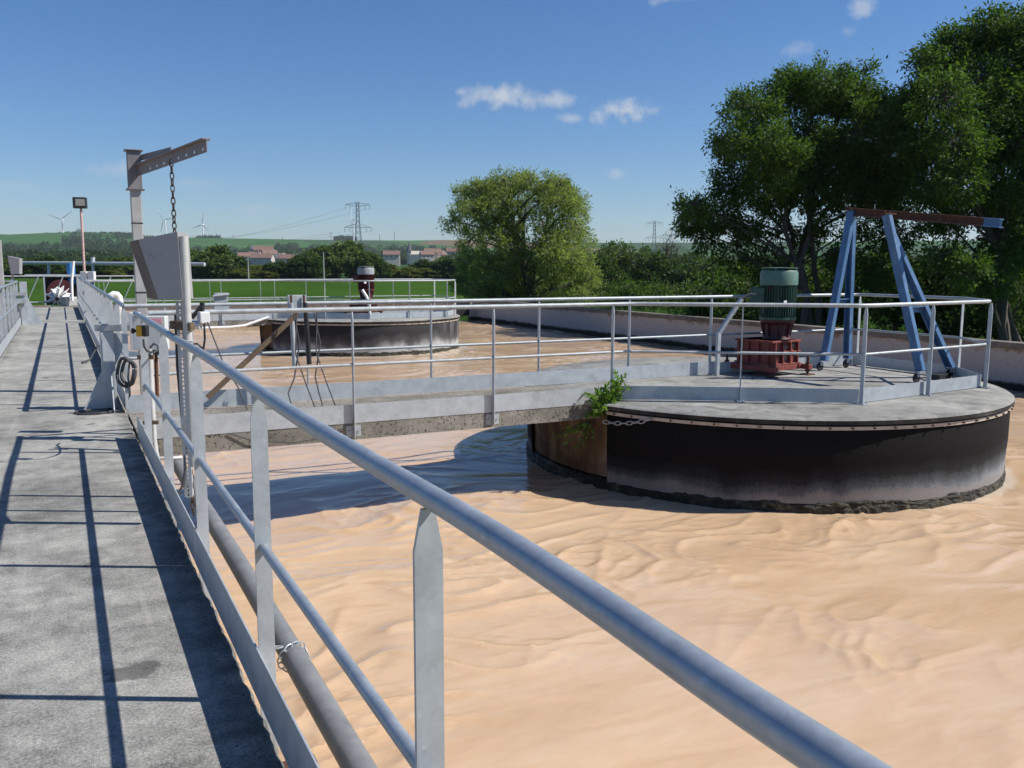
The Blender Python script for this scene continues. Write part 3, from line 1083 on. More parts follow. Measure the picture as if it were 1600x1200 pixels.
# ------------------------------------------------------------------ mixer drives
def mixer_drive(loc, rz, label, mats):
    """gearbox on an outrigger frame with a vertical finned motor on top"""
    mot, fan, gear, cone = mats
    t = thing('mixer_drive', label, 'motor', loc, 'mixer drives')
    ca, sa = math.cos(rz), math.sin(rz)

    def W(x, y, z):
        return Vector((loc[0] + ca * x - sa * y, loc[1] + sa * x + ca * y, loc[2] + z))
    ex, ey, ez = Vector((ca, sa, 0)), Vector((-sa, ca, 0)), Vector((0, 0, 1))
    g = MB()
    g.box(W(0, 0, .33), (.56, .62, .34), rz)
    for z_ in (.165, .335, .485):
        g.box(W(0, 0, z_), (.62, .68, .030), rz)
    for sx in (-1, 1):
        for y_ in (-.26, -.09, .09, .26):
            g.box(W(sx * .295, y_, .33), (.05, .025, .30), rz)
    for sy in (-1, 1):
        for x_ in (-.24, -.08, .08, .24):
            g.box(W(x_, sy * .325, .33), (.025, .05, .30), rz)
    part('gearbox', g, gear, t, bev=.006)
    for x_, z_ in ((-.02, .41), (-.02, .25), (.16, .43)):
        part('inspection_cover', MB().box(W(x_, -.3125, z_), (.085, .012, .075), rz), 'black_metal', t)
    fr = MB()
    for sx in (-1, 1):
        fr.bar(W(sx * .37, -.47, .115), W(sx * .37, .47, .115), .085, .07)
    for sy in (-1, 1):
        fr.bar(W(-.326, sy * .30, .115), W(.326, sy * .30, .115), .08, .066)
    part('base_frame', fr, gear, t, bev=.006)
    for sx in (-1, 1):
        for sy in (-1, 1):
            f = MB()
            f.tube([W(sx * .37, sy * .42, .012), W(sx * .37, sy * .42, .27)], .018, 8)
            f.lathe(W(sx * .37, sy * .42, .15), [(.036, 0), (.036, .03)], 6)
            f.lathe(W(sx * .37, sy * .42, .045), [(.036, 0), (.036, .03)], 6)
            f.box(W(sx * .37, sy * .42, .009), (.15, .15, .014), rz)
            part('levelling_foot', f, 'rust', t)
    mx, my = .16, -.02
    c = W(mx, my, 0)
    part('motor_flange', MB().lathe(c, [(.20, .50), (.17, .56), (.185, .70), (.24, .745), (.24, .775)], 32), cone, t, True)
    ribs = MB()
    for i in range(8):
        a = i * math.pi / 4 + .2
        p, q = c + Vector((math.cos(a) * .16, math.sin(a) * .16, .51)), c + Vector((math.cos(a) * .215, math.sin(a) * .215, .74))
        ribs.bar(p, q, .014, .05, (math.cos(a), math.sin(a), 0))
    part('flange_ribs', ribs, cone, t)
    m = MB().lathe(c, [(.255, .777), (.255, .81), (.20, .82), (.20, 1.26), (.235, 1.262)], 40)
    mo = part('motor', m, mot, t, True)
    fins = MB()
    for i in range(40):
        a = 2 * math.pi * i / 40
        p = c + Vector((math.cos(a) * .226, math.sin(a) * .226, 1.035))
        fins.box(p, (.055, .007, .43), a)
    part('cooling_fins', fins, mot, mo)
    hood = MB().lathe(c, [(.25, 1.262), (.262, 1.27), (.262, 1.44), (.245, 1.475), (.235, 1.475), (.235, 1.45)], 40, cap=False)
    hood.lathe(c, [(.235, 1.45), (.02, 1.452)], 40, cap=False)
    part('fan_cover', hood, fan, t, True)
    rc = MB().lathe(c, [(.25, 1.50), (.255, 1.505), (.255, 1.512), (.02, 1.518)], 40, cap=False)
    for i in range(4):
        a = i * math.pi / 2 + .6
        rc.tube([c + Vector((math.cos(a) * .235, math.sin(a) * .235, 1.46)), c + Vector((math.cos(a) * .235, math.sin(a) * .235, 1.508))], .008, 6)
    part('rain_cap', rc, fan, t, True)
    part('nameplate', MB().box(c + Vector((-.11, -.252, 1.02)), (.10, .012, .07), .42), 'grey_plastic', t)
    for a in (.4, 3.5):
        e_ = c + Vector((math.cos(a) * .25, math.sin(a) * .25, 1.235))
        part('lifting_eye', MB().tube([e_ + Vector((math.cos(t_) * .03 * math.cos(a), math.cos(t_) * .03 * math.sin(a), math.sin(t_) * .03)) for t_ in np.linspace(0, 2 * math.pi, 11)], .008, 6), 'rust', t, True)
    tb = MB().box(c + Vector((-.27, .12, 1.12)), (.14, .2, .22), rz + .5)
    part('terminal_box', tb, mot, t, bev=.012)
    return t


mixer_drive((8.99, 9.52, 0), R(7), 'green finned motor on red gearbox inside the near platform railing', ('motor_green', 'fan_cover_green', 'red_oxide', 'dark_red'))
mixer_drive((8.42, 26.75, 0), R(40), 'dark red motor with pale top on the far round platform', ('dark_red', 'faded_cover', 'dark_red', 'dark_red'))

# conduit post with cable beside the near drive
cpo = thing('cable_bracket', 'bent grey cable bracket beside the green motor', 'bracket', (8.2, 9.55, 0))
part('arm', MB().bar((8.16, 9.62, .0), (8.17, 9.62, .62), .05, .05, (0, 1, 0)).bar((8.17, 9.62, .60), (8.47, 9.52, 1.08), .05, .05, (0, 1, 0)), 'galvanised', cpo)
part('cable', MB().tube([(8.47, 9.52, 1.08), (8.6, 9.50, 1.15), (8.78, 9.47, 1.12), (8.83, 9.47, 1.0), (8.87, 9.5, .88), (9.0, 9.52, .86)], .012, 6), 'cable', cpo, True)

wpp = MB().tube([at(578, 492, 26.2), at(577, 478, 26.2), at(573, 464, 26.2), at(566, 453, 26.2)], .045, 10)
solo('conduit_pipe', wpp, 'white_paint', 'white bent pipe in front of the dark red motor', 'pipe', (7.6, 25.6, 0), smooth=True)

# ------------------------------------------------------------------ blue wheeled gantry
g = thing('lifting_gantry', 'blue A-frame lifting gantry on castors with a rusty cantilever beam', 'gantry', (10.3, 8.8, 0))
TA, TB, TE = at(1333, 331, 12.95), at(1388, 338, 11.75), at(1565, 349, 11.0)
dirb = (TE - TA).normalized()
feet = {'a1': Vector((9.98, 9.42, 0)), 'a2': Vector((10.66, 9.55, 0)), 'b1': Vector((10.10, 7.86, 0)), 'b2': Vector((10.97, 8.02, 0))}
SA, SB = TA + Vector((.0, .02, -.04)), TB + Vector((.0, .02, -.04))


def leg(top, foot, side, nm='leg'):
    f = foot + Vector((0, 0, .15))
    m = MB()
    d = (top - f).normalized()
    nrm = (Vector((1, 0, 0)) - d * d.x).normalized()
    across = d.cross(nrm).normalized()
    w_, t_ = .115, .011
    # channel section: web facing the side, two flanges
    m.bar(f, top, w_, t_, nrm)
    for s_ in (-1, 1):
        o_ = across * (s_ * (w_ / 2 - t_ / 2)) + nrm * .034 * side
        m.bar(f + o_, top + o_, t_, .058, nrm)
    L = part(nm, m, 'gantry_blue', g, bev=.003)
    cst = MB().box(f + Vector((0, 0, -.006)), (.13, .11, .012))
    cst.box(f + Vector((-.03, -.02, -.035)), (.05, .012, .075)).box(f + Vector((-.03, .02, -.035)), (.05, .012, .075))
    cs = part('castor', cst, 'galvanised', L)
    ax = f + Vector((-.045, 0, -.088))
    wh = MB().tube([ax + Vector((0, -.013, 0)), ax + Vector((0, .013, 0))], .060, 20)
    part('wheel', wh, 'rubber', cs, True)


for s_, (tp, a, b) in enumerate(((SA, 'a1', 'a2'), (SB, 'b1', 'b2'))):
    leg(tp + Vector((-.035, 0, .06)), feet[a], 1)
    leg(tp + Vector((.055, .02, -.06)), feet[b], -1)
    fa, fb = feet[a] + Vector((0, 0, .15)), feet[b] + Vector((0, 0, .15))
    q1, q2 = fa.lerp(tp, .42), fb.lerp(tp, .42)
    part('cross_tie', MB().bar(q1, q2, .05, .012).bar(q1 + Vector((0, .03, -.05)), q2 + Vector((0, .03, -.05)), .008, .06), 'gantry_blue', g)
    part('saddle_plate', MB().box(tp + Vector((0, -.01, .075)), (.20, .11, .012)).tube([tp + Vector((-.05, 0, .08)), tp + Vector((-.05, 0, .12))], .012, 6).tube([tp + Vector((.05, 0, .08)), tp + Vector((.05, 0, .12))], .012, 6), 'rust', g)
bm = MB()
A_ = TA - dirb * .12
upb = Vector((0, 0, 1))
for o_, w_, h_ in ((0, .008, .085), (.05, .09, .012), (-.05, .09, .012)):
    bm.bar(A_ + Vector((0, 0, o_ + .0)), TE - dirb * .24 + Vector((0, 0, o_)), w_, h_)
part('beam', bm, 'rust', g)
bm = MB()
for o_, w_, h_ in ((0, .008, .085), (.05, .09, .012), (-.05, .09, .012)):
    bm.bar(TE - dirb * .236 + Vector((0, 0, o_)), TE + Vector((0, 0, o_)), w_, h_)
part('beam_end', bm, 'gantry_blue', g, label='blue painted tip of the beam')
solo('wooden_block', MB().box((10.72, 8.02, .035), (.36, .14, .07), .3), 'black_metal', 'dark block lying between the gantry castors', 'block', (10.72, 8.02, 0), bev=.006)
solo('metal_box', MB().box((10.62, 10.0, .11), (.16, .14, .2), .3).box((10.82, 9.95, .07), (.12, .1, .12), .3), 'dark_red', 'small dark red fitting on the platform behind the gantry', 'fitting', (10.65, 10.0, 0), bev=.01)
solo('steel_bar', MB().bar((9.7, 9.95, .02), (10.5, 9.98, .02), .05, .03), 'rust', 'rusty steel bar lying on the platform behind the gantry', 'bar', (10.1, 9.9, 0))

# ------------------------------------------------------------------ davit crane over the railing
cr = thing('davit_crane', 'grey steel davit crane with drilled arm rising above the railing', 'crane', (.84, 11.3, -.2))
px, py = .84, 11.35
part('post', MB().span((px - .058, py - .058, -.2), (px + .058, py + .058, 2.62)), 'crane_grey', cr, bev=.008)
part('splice_band', MB().span((px - .061, py - .061, 1.19), (px + .061, py + .061, 1.205)).span((px - .061, py - .061, 2.0), (px + .061, py + .061, 2.012)), 'black_metal', cr)
part('sleeve', MB().span((px - .075, py - .075, 2.40), (px + .075, py + .075, 2.83)).box((px, py, 2.838), (.20, .20, .014)).box((px, py, 2.393), (.20, .20, .012)), 'crane_arm_grey', cr, bev=.004)
a_, b_ = Vector((px + .03, py - .075, 2.60)), at(323, 223, 8.35)
b_.z = a_.z + .045
da = (b_ - a_).normalized()
side = da.cross(Vector((0, 0, 1))).normalized()
HN = 8
Lr = (b_ - a_).length
web = MB()
# web with real holes: pieces between square windows, each window closed to an octagon
hz, hw = -.016, .018
us = [Lr * (.22 + .105 * i) for i in range(HN)]
Hh = .058


def wq(x0, x1, z0, z1):
    web.bar(a_ + da * x0 + Vector((0, 0, (z0 + z1) / 2)), a_ + da * x1 + Vector((0, 0, (z0 + z1) / 2)), .008, z1 - z0)


cur = 0
for uh in us:
    wq(cur, uh - hw, -Hh, Hh)
    wq(uh - hw, uh + hw, hz + hw, Hh)
    wq(uh - hw, uh + hw, -Hh, hz - hw)
    for sx in (-1, 1):
        for sz in (-1, 1):
            c_ = a_ + da * (uh + sx * hw) + Vector((0, 0, hz + sz * hw))
            web.prism([(0, 0), (-sx * .0105, 0), (0, -sz * .0105)], c_, da, (0, 0, 1), side, .0078)
    cur = uh + hw
wq(cur, Lr, -Hh, Hh)
arm = part('arm', web, 'crane_arm_grey', cr)
part('top_flange', MB().bar(a_ + Vector((0, 0, Hh + .006)), b_ + Vector((0, 0, Hh + .006)), .085, .012), 'crane_arm_grey', arm)
part('brace', MB().bar((px + .07, py + .0, 2.76), a_ + da * (Lr * .50) - side * .03 + Vector((0, 0, .10)), .012, .065), 'crane_arm_grey', cr)
hook = a_ + da * us[3] + Vector((0, 0, hz))


def chain(top, bottom, nm, label, mat, pitch=.052, r_=.0055, wdt=.017, group=None, sag=0.0, loc=None):
    top, bottom = Vector(top), Vector(bottom)
    n = max(2, int((bottom - top).length / pitch))
    m = MB()
    for i in range(n):
        f0 = (i + .5) / n
        c_ = top.lerp(bottom, f0) - Vector((0, 0, sag * 4 * f0 * (1 - f0)))
        f1 = f0 + .02
        d = (top.lerp(bottom, f1) - Vector((0, 0, sag * 4 * f1 * (1 - f1))) - c_).normalized()
        o_ = d.orthogonal().normalized()
        o_ = Matrix.Rotation(i * math.pi / 2 + .5 + random.uniform(-.2, .2), 3, d) @ o_
        L2 = pitch * .66
        pts = []
        for a in range(13):
            t = 2 * math.pi * a / 12
            pts.append(c_ + d * (math.cos(t) * L2) + o_ * (math.sin(t) * wdt))
        m.tube(pts, r_, 6, cap=False)
    return solo(nm, m, mat, label, 'chain', loc or tuple(top), group, True)


chain(hook, (hook.x, hook.y, 1.45), 'lifting_chain', 'rusty link chain hanging from the drilled davit arm', 'rusty_chain', .062, .007, .020)
chain((5.31, 8.14, -.20), (5.545, 7.58, -.105), 'link_chain', 'short grey chain at the near platform edge beside the green plant', 'weathered_zinc', .075, .006, .02, sag=.03)
lp = [Vector((.8 + .062 * math.cos(t), 3.62 + .02 * math.sin(t * 2), -.16 + .062 * math.sin(t))) for t in np.linspace(0, 2 * math.pi, 12)]
cm = MB()
for p, q in zip(lp, lp[1:]):
    c_, d = (p + q) / 2, (q - p).normalized()
    o_ = Vector((0, 1, 0)) if len(cm.v) % 96 == 0 else d.cross(Vector((0, 1, 0)))
    cm.tube([c_ + d * (math.cos(t) * .021) + o_ * (math.sin(t) * .011) for t in np.linspace(0, 2 * math.pi, 11)], .0035, 6, cap=False)
for i in range(6):
    c_ = Vector((.735 - i * .03, 3.62, -.10 + .003 * i))
    o_ = Vector((0, 0, 1)) if i % 2 else Vector((0, 1, 0))
    cm.tube([c_ + Vector((math.cos(t) * .021, 0, 0)) + o_ * (math.sin(t) * .011) for t in np.linspace(0, 2 * math.pi, 11)], .0035, 6, cap=False)
solo('pipe_chain', cm, 'galvanised', 'bright chain looped around the grey pipe under the foreground railing', 'chain', (.8, 3.62, -.16), None, True)

# big grey pipe along the walkway edge
solo('pipe', MB().tube([(.80, y, -.16 - .01 * math.sin(y)) for y in np.arange(-2, 8.05, .5)], .052, 24), 'pipe_grey', 'long grey plastic pipe slung below the foreground railing', 'pipe', (.8, 3, -.16), None, True)
solo('pipe_hanger', MB().box((.60, 2.75, -.13), (.14, .05, .012)).box((.55, 2.75, -.2), (.012, .05, .15)), 'rust', 'rusty hanger bracket on the slab edge below the foreground railing', 'bracket', (.6, 2.75, -.13))

# ------------------------------------------------------------------ display hood on a pole
pl = thing('display_hood', 'grey sheet metal instrument hood with slanted side on a pole', 'instrument hood', (.63, 5.15, .3))
pole = at(291, 470, 5.0)
bp_, tp_ = Vector((pole.x, pole.y, .35)), Vector((pole.x, pole.y, 1.675))
part('pole', MB().tube([bp_, tp_], .0245, 20), 'pale_grey_paint', pl, True)
hx = rt0.copy()
hx = (Matrix.Rotation(R(-4), 3, 'Z') @ hx)
hn = hx.cross(Vector((0, 0, 1)))             # towards the viewer is -hn... the sheet faces the walkway
O_ = bp_.copy()
O_.z = 0


def HP(x, z, dd):
    return O_ + hx * x + Vector((0, 0, z)) + fw * 0 + Vector((hn.x, hn.y, 0)) * dd


fwd = Vector((math.sin(YAW), math.cos(YAW), 0))
prof = [(-.255, 1.655), (-.022, 1.70), (-.010, 1.325), (-.155, 1.322)]
hm = MB()
D_ = .14
fr_ = [O_ + hx * x + Vector((0, 0, z)) - fwd * .03 for x, z in prof]
bk_ = [O_ + hx * (x - (.125 if i in (0, 3) else 0)) + Vector((0, 0, z - .004)) + fwd * D_ for i, (x, z) in enumerate(prof)]
hm.add(fr_ + bk_, [(3, 2, 1, 0), (0, 1, 5, 4), (2, 3, 7, 6), (1, 2, 6, 5)])
hood = part('hood', hm, 'zinc_panel', pl)
part('slanted_side', MB().add([fr_[0], bk_[0], bk_[3], fr_[3]] + [q + hx * .003 for q in (fr_[0], bk_[0], bk_[3], fr_[3])], [(0, 1, 2, 3), (7, 6, 5, 4), (0, 4, 5, 1), (1, 5, 6, 2), (2, 6, 7, 3), (3, 7, 4, 0)]), 'shaded_sheet', hood)
so = hood.modifiers.new('solid', 'SOLIDIFY')
so.thickness = .003
# faint hand-chalked characters on the sheet
ch = MB()
org = O_ + hx * -.20 + Vector((0, 0, 1.545)) - fwd * .0335


def stroke(x0, z0, x1, z1):
    ch.bar(org + hx * x0 + Vector((0, 0, z0)), org + hx * x1 + Vector((0, 0, z1)), .0016, .0022, -fwd)


for s_ in [(.0, .0, .0, .032), (.0, .016, .012, .018), (.014, .0, .014, .032), (.024, .002, .024, .022), (.022, .013, .034, .013), (.034, .0, .036, .016), (.036, .016, .042, .018), (.036, .002, .046, .0),
           (.066, .012, .074, .012), (.084, .0, .086, .03), (.078, .012, .092, .014), (.096, -.002, .104, .0), (.108, -.002, .118, -.002)]:
    stroke(*s_)
part('chalk_marks', ch, 'grey_plastic', hood)

# slotted cable channel hanging by the pole down to the liquor
slx = at(281, 480, 5.25)
sb = MB()
sx_, sy_ = slx.x, slx.y
for z_ in np.arange(.10, 1.30, .0265):
    sb.bar(Vector((sx_, sy_, z_)) - hx * .016, Vector((sx_, sy_, z_)) + hx * .016, .002, .0085)
for o_ in (-.0155, .0, .0155):
    if o_ == 0:
        continue
    sb.bar(Vector((sx_, sy_, .10)) + hx * o_, Vector((sx_, sy_, 1.305)) + hx * o_, .019, .002, fwd)
    sb.bar(Vector((sx_, sy_, .10)) + hx * (o_ * 1.55) + fwd * .012, Vector((sx_, sy_, 1.305)) + hx * (o_ * 1.55) + fwd * .012, .002, .026, fwd)
solo('slotted_channel', sb, 'galvanised', 'vertical slotted steel channel beside the hood pole', 'channel', (sx_, sy_, .1))
solo('probe_cable', MB().tube([(sx_ - .025, sy_ + .02, 1.22), (sx_ - .027, sy_ + .03, .9), (sx_ - .012, sy_ + .02, .5), (sx_ - .01, sy_ + .01, .28), (sx_ - .03, sy_, .18), (sx_ - .06, sy_, .12)], .008, 8), 'cable', 'dark cable running down beside the slotted channel', 'cable', (sx_, sy_, .2), None, True)
chain((sx_ + .022, sy_ + .01, .32), (sx_ + .025, sy_ + .01, -.02), 'short_chain', 'short dark chain hanging at the foot of the slotted channel', 'rusty_chain', .04, .005, .013)
rp = MB()
for i in range(9):
    c_ = pole + fwd * 0
    z_ = 1.16 + .008 * math.sin(i * 2.1)
    q = Vector((sx_, sy_, z_)) - hx * .05
    q2 = Vector((pole.x, pole.y, z_ + .006)) + hx * .03
    off = fwd * (-.032 - .004 * (i % 3)) + Vector((0, 0, (i - 4) * .005))
    rp.tube([q + off, q.lerp(q2, .35) + off + Vector((0, 0, .004 * (i % 2))), q.lerp(q2, .7) + off, q2 + off], .0045, 5)
    rp.tube([q2 + off, q2 + fwd * .03 + Vector((0, 0, (i - 4) * .004)), q + fwd * .03 + Vector((0, 0, (i - 4) * .004)), q + off], .0045, 5)
solo('rope_lashing', rp, 'rope', 'brown rope lashing tying the hood pole to the slotted channel', 'rope', (pole.x, pole.y, 1.16), None, True)
rp = MB()
rp.tube([Vector((pole.x + math.cos(t) * .027, pole.y + math.sin(t) * .027, 1.085)) for t in np.linspace(0, 2 * math.pi, 16)], .005, 6)
solo('pole_clip', rp, 'galvanised', 'thin metal clip around the hood pole', 'clip', (pole.x, pole.y, 1.085), None, True)

# junction gland boxes beside the pole and cables
jb = thing('cable_junction', 'small white cable junction boxes clamped on the footbridge rail beside the hood pole', 'junction box', tuple(at(310, 505, 7.4)))
c_ = at(318, 496, 7.5)
part('box', MB().box(c_, (.09, .07, .10), .3), 'grey_plastic', jb, bev=.01)
c2_ = at(303, 508, 7.5)
part('box', MB().tube([c2_ - hx * .06, c2_ + hx * .06], .038, 14), 'grey_plastic', jb, True)
part('bracket', MB().bar(at(300, 497, 7.5), at(315, 478, 7.5), .05, .03).bar(at(315, 500, 7.52), at(316, 473, 7.52), .03, .03), 'black_metal', jb)
part('cable', MB().tube([at(319, 505, 7.5), at(320, 530, 7.5), at(318, 545, 7.5), at(312, 553, 7.5), at(306, 548, 7.5), at(301, 552, 7.5)], .009, 6), 'cable', jb, True)
part('cable', MB().tube([at(301, 538, 7.5), at(308, 537, 7.5), at(315, 543, 7.5), at(317, 556, 7.5)], .009, 6), 'cable', jb, True)
solo('guy_wire', MB().tube([at(322, 498, 7.5), at(352, 575, 7.45), at(372, 605, 7.4), at(386, 640, 7.35)], .006, 6), 'cable', 'thin dark wire slanting down from the junction boxes', 'wire', tuple(at(340, 560, 7.5)), None, True)

# ------------------------------------------------------------------ control box and its stand by the corner
cb = thing('control_box', 'white control box with pink label behind the foreground railing corner', 'box', (.72, 8.0, .8))
ctr = at(236, 520, 7.6)
part('cabinet', MB().box(ctr, (.27, .12, .29), -R(20)), 'grey_plastic', cb, bev=.006)
cf = Vector((math.sin(R(20)), math.cos(R(20)), 0))
cx_ = Vector((cf.y, -cf.x, 0))
part('pink_label', MB().box(ctr - cf * .062 + cx_ * .055 + Vector((0, 0, .105)), (.11, .004, .045), -R(20)), 'pink_print', cb)
part('bottom_gland', MB().box(ctr + Vector((0.02, 0, -.165)), (.16, .08, .04), -R(20)), 'black_metal', cb)
solo('small_cabinet', MB().box(at(212, 517, 7.9), (.075, .10, .33), -R(20)), 'white_paint', 'narrow white cabinet left of the yellow switch', 'cabinet', tuple(at(212, 517, 7.9)), bev=.006)
sw = thing('emergency_switch', 'yellow and black switch box on the railing post', 'switch', tuple(at(221, 517, 6.75)))
s0 = at(219, 517, 6.75)
part('yellow_base', MB().box(s0, (.045, .05, .085), -R(27)), 'yellow', sw, bev=.004)
part('black_lid', MB().box(s0 + rt0 * .042, (.040, .06, .088), -R(27)), 'black_metal', sw, bev=.012)
part('knob', MB().tube([s0 - rt0 * .014, s0 - rt0 * .055], .012, 10).tube([s0 - rt0 * .05, s0 - rt0 * .062], .022, 12), 'black_metal', sw, True)
part('cable', MB().tube([at(224, 530, 6.75), at(225, 541, 6.75), at(230, 549, 6.8), at(240, 551, 6.9), at(247, 547, 7.0), at(246, 540, 7.2), at(240, 537, 7.3), at(235, 543, 7.4)], .008, 6), 'cable', sw, True)
cp1 = at(236, 560, 7.25)
solo('conduit', MB().tube([at(234, 546, 7.2), at(237, 620, 7.2), at(241, 690, 7.2), at(246, 722, 7.2)], .0225, 14), 'pale_grey_paint', 'pale vertical conduit behind the foreground railing posts', 'conduit', tuple(cp1), None, True)
solo('conduit', MB().tube([at(246, 717, 7.2), at(262, 716, 7.2), at(284, 715, 7.3)], .014, 10), 'pale_grey_paint', 'thin pale horizontal conduit under the near footbridge', 'conduit', tuple(at(262, 716, 7.2)), None, True)
solo('rusty_pipe', MB().tube([at(243, 545, 7.7), at(246, 620, 7.7)], .016, 10), 'rust', 'slim rusty pipe behind the pale vertical conduit', 'pipe', tuple(at(243, 545, 7.7)), None, True)
solo('dark_channel', MB().bar(at(232, 546, 7.6), at(233, 690, 7.6), .05, .05), 'black_metal', 'dark upright channel behind the pale vertical conduit', 'channel', tuple(at(232, 600, 7.6)))
solo('clamp', MB().box(at(228, 558, 7.15), (.13, .03, .035), -.4), 'rope', 'upper rusty clamp holding the pale conduit to the railing post', 'clamp', tuple(at(228, 558, 7.15)))
solo('clamp', MB().box(at(236, 660, 7.15), (.12, .03, .03), -.4), 'rope', 'lower rusty clamp holding the pale conduit near the walkway', 'clamp', tuple(at(236, 660, 7.15)))

# ------------------------------------------------------------------ davit socket stand at the bridge corner
ds = thing('davit_stand', 'grey steel stand with triangular gussets at the walkway edge beside the footbridge', 'stand', (.36, 10.15, 0))
part('column', MB().box((.40, 10.2, .42), (.13, .13, .82)), 'galvanised', ds, bev=.006)
gs = MB()
gs.prism([(0, .008), (-.20, .008), (-.17, .05), (0, .42)], (.335, 10.16, 0), (1, 0, 0), (0, 0, 1), (0, 1, 0), .012)
gs.prism([(0, .008), (-.30, .008), (-.26, .06), (0, .5)], (.42, 10.135, 0), (0, 1, 0), (0, 0, 1), (1, 0, 0), .012)
gs.prism([(0, .45), (.16, .80), (0, .80)], (.465, 10.2, 0), (1, 0, 0), (0, 0, 1), (0, 1, 0), .012)
part('gussets', gs, 'galvanised', ds)
part('base_plate', MB().box((.30, 10.1, .004), (.42, .5, .012)), 'black_metal', ds)
part('cross_arm', MB().bar((.30, 10.2, .865), (1.0, 9.95, .865), .09, .07), 'weathered_zinc', ds, bev=.006)
for i, rr_ in enumerate((.20, .17)):
    hs_ = MB()
    cc = at(196 + i * 5, 582, 9.0)
    pts = [cc + rt0 * (math.cos(t) * rr_ * .42) + Vector((0, 0, math.sin(t) * rr_ * .75)) + fwd * (.02 * math.sin(3 * t)) for t in np.linspace(0.3, 2 * math.pi + .2, 26)]
    hs_.tube(pts, .017, 8)
    solo('hose_loop', hs_, 'cable', 'dark grey hose coiled on the railing by the footbridge corner' if i == 0 else 'inner turn of grey hose hanging by the footbridge corner', 'hose', tuple(cc), 'coiled hoses', True)
solo('cable', MB().tube([at(203, 560, 9.0), at(200, 590, 9), at(203, 612, 9.0), at(202, 624, 9.1)], .009, 6), 'cable', 'thin cable dropping from the hose coil to the kick plate', 'cable', tuple(at(203, 590, 9)), None, True)
solo('cable', MB().tube([(.2, 10.05, .02), (.05, 9.95, .015), (.1, 9.85, .012), (.28, 9.8, .012), (.45, 9.9, .012)], .012, 6), 'cable', 'black cable lying on the walkway at the foot of the stand', 'cable', (.2, 10, 0), None, True)
solo('hose_piece', MB().tube([(.60, 15.5, .12), (.54, 15.45, .23), (.47, 15.4, .25), (.40, 15.3, .15), (.34, 15.2, .05), (.22, 15.05, .02)], .014, 8), 'cable', 'short dark hose lying over the far kick plate on the walkway', 'hose', (.4, 15.2, 0), None, True)
# same stand on the left edge further on
ds2 = thing('davit_stand', 'grey steel stand with flared gusset at the left edge of the walkway', 'stand', (-.88, 25.9, 0))
part('column', MB().box((-.86, 25.75, .55), (.16, .16, 1.1)), 'galvanised', ds2)
part('gussets', MB().prism([(0, .008), (.34, .008), (.3, .06), (0, .7)], (-.78, 25.70, 0), (1, 0, 0), (0, 0, 1), (0, 1, 0), .012), 'galvanised', ds2)
part('cross_arm', MB().bar((-1.3, 25.6, .80), (-.8, 25.6, .80), .1, .08).bar((-1.3, 25.58, .62), (-.8, 25.58, .62), .12, .12), 'weathered_zinc', ds2)
lp_ = at(2, 470, 18.0)
solo('grey_post', MB().bar((lp_.x, lp_.y, -1.2), (lp_.x, lp_.y, 2.02), .15, .15, (0, 1, 0)), 'crane_grey', 'tall grey post cut by the left edge of the view', 'post', (lp_.x, lp_.y, 0), bev=.006)

# ------------------------------------------------------------------ probes hung on the footbridge rail
pb = thing('level_probe', 'clamped steel probe tubes hanging from the near footbridge railing', 'probe', (2.25, 9.3, .4))
part('clamp_plate', MB().box((2.28, 9.62, 1.12), (.20, .03, .16)), 'galvanised', pb, bev=.004)
part('tube', MB().tube([(2.19, 9.5, 1.12), (2.21, 9.5, .42)], .026, 12), 'galvanised', pb, True)
part('tube', MB().tube([(2.34, 9.5, 1.12), (2.37, 9.5, .45)], .026, 12), 'black_metal', pb, True)
part('clamp_bolt', MB().tube([(2.21, 9.58, 1.2), (2.21, 9.58, 1.02)], .012, 6).tube([(2.35, 9.58, 1.2), (2.35, 9.58, 1.02)], .012, 6), 'rust', pb)
solo('wooden_plank', MB().bar((2.24, 9.42, 1.01), (1.28, 9.42, .16), .05, .035, (0, 1, 0)), 'plank', 'brown wooden plank leaning diagonally against the footbridge railing', 'plank', (1.8, 9.42, .5))
hg = MB()
for s_ in (0, 1):
    x0 = 2.1 + .22 * s_
    hg.tube([(x0 + .06, 9.3, 1.05), (x0 + .11, 9.25, .7), (x0 + .02, 9.15, .35), (x0 - .06 + .1 * s_, 9.1, .2), (x0 - .04 + .1 * s_, 9.05, .08), (x0 + .05, 9.0, .02)], .008, 6)
    hg.tube([(x0 + .1, 9.3, 1.05), (x0 + .05, 9.2, .6), (x0 + .14, 9.1, .25), (x0 + .2, 9.0, .02)], .007, 6)
solo('hanging_cables', hg, 'cable', 'dark looped cables hanging from the probe clamp to the footbridge slab', 'cable', (2.2, 9.2, .5), None, True)
lb = MB().box((1.52, 9.84, 1.17), (.14, .05, .11)).box((1.52, 9.84, 1.06), (.16, .06, .04)).tube([(1.43, 9.8, 1.19), (1.60, 9.8, 1.21)], .014, 8)
solo('rail_clamp', lb, 'weathered_zinc', 'small steel clamp box on the footbridge rail beside the hood', 'clamp', (1.52, 9.84, 1.1), bev=.004)
solo('drain_cover', MB().lathe((1.05, 9.0, 0), [(.075, -.001), (.075, .006), (.01, .008)], 24), 'black_metal', 'small dark round cover set in the footbridge slab', 'cover', (1.05, 9.0, 0))
solo('slack_cable', MB().tube([(1.3, 8.285, -.02), (1.5, 8.27, -.10), (1.9, 8.26, -.16), (2.2, 8.27, -.13), (2.45, 8.28, -.03)], .006, 6), 'cable', 'thin slack cable drooping along the near footbridge edge', 'cable', (1.9, 8.27, -.1), None, True)
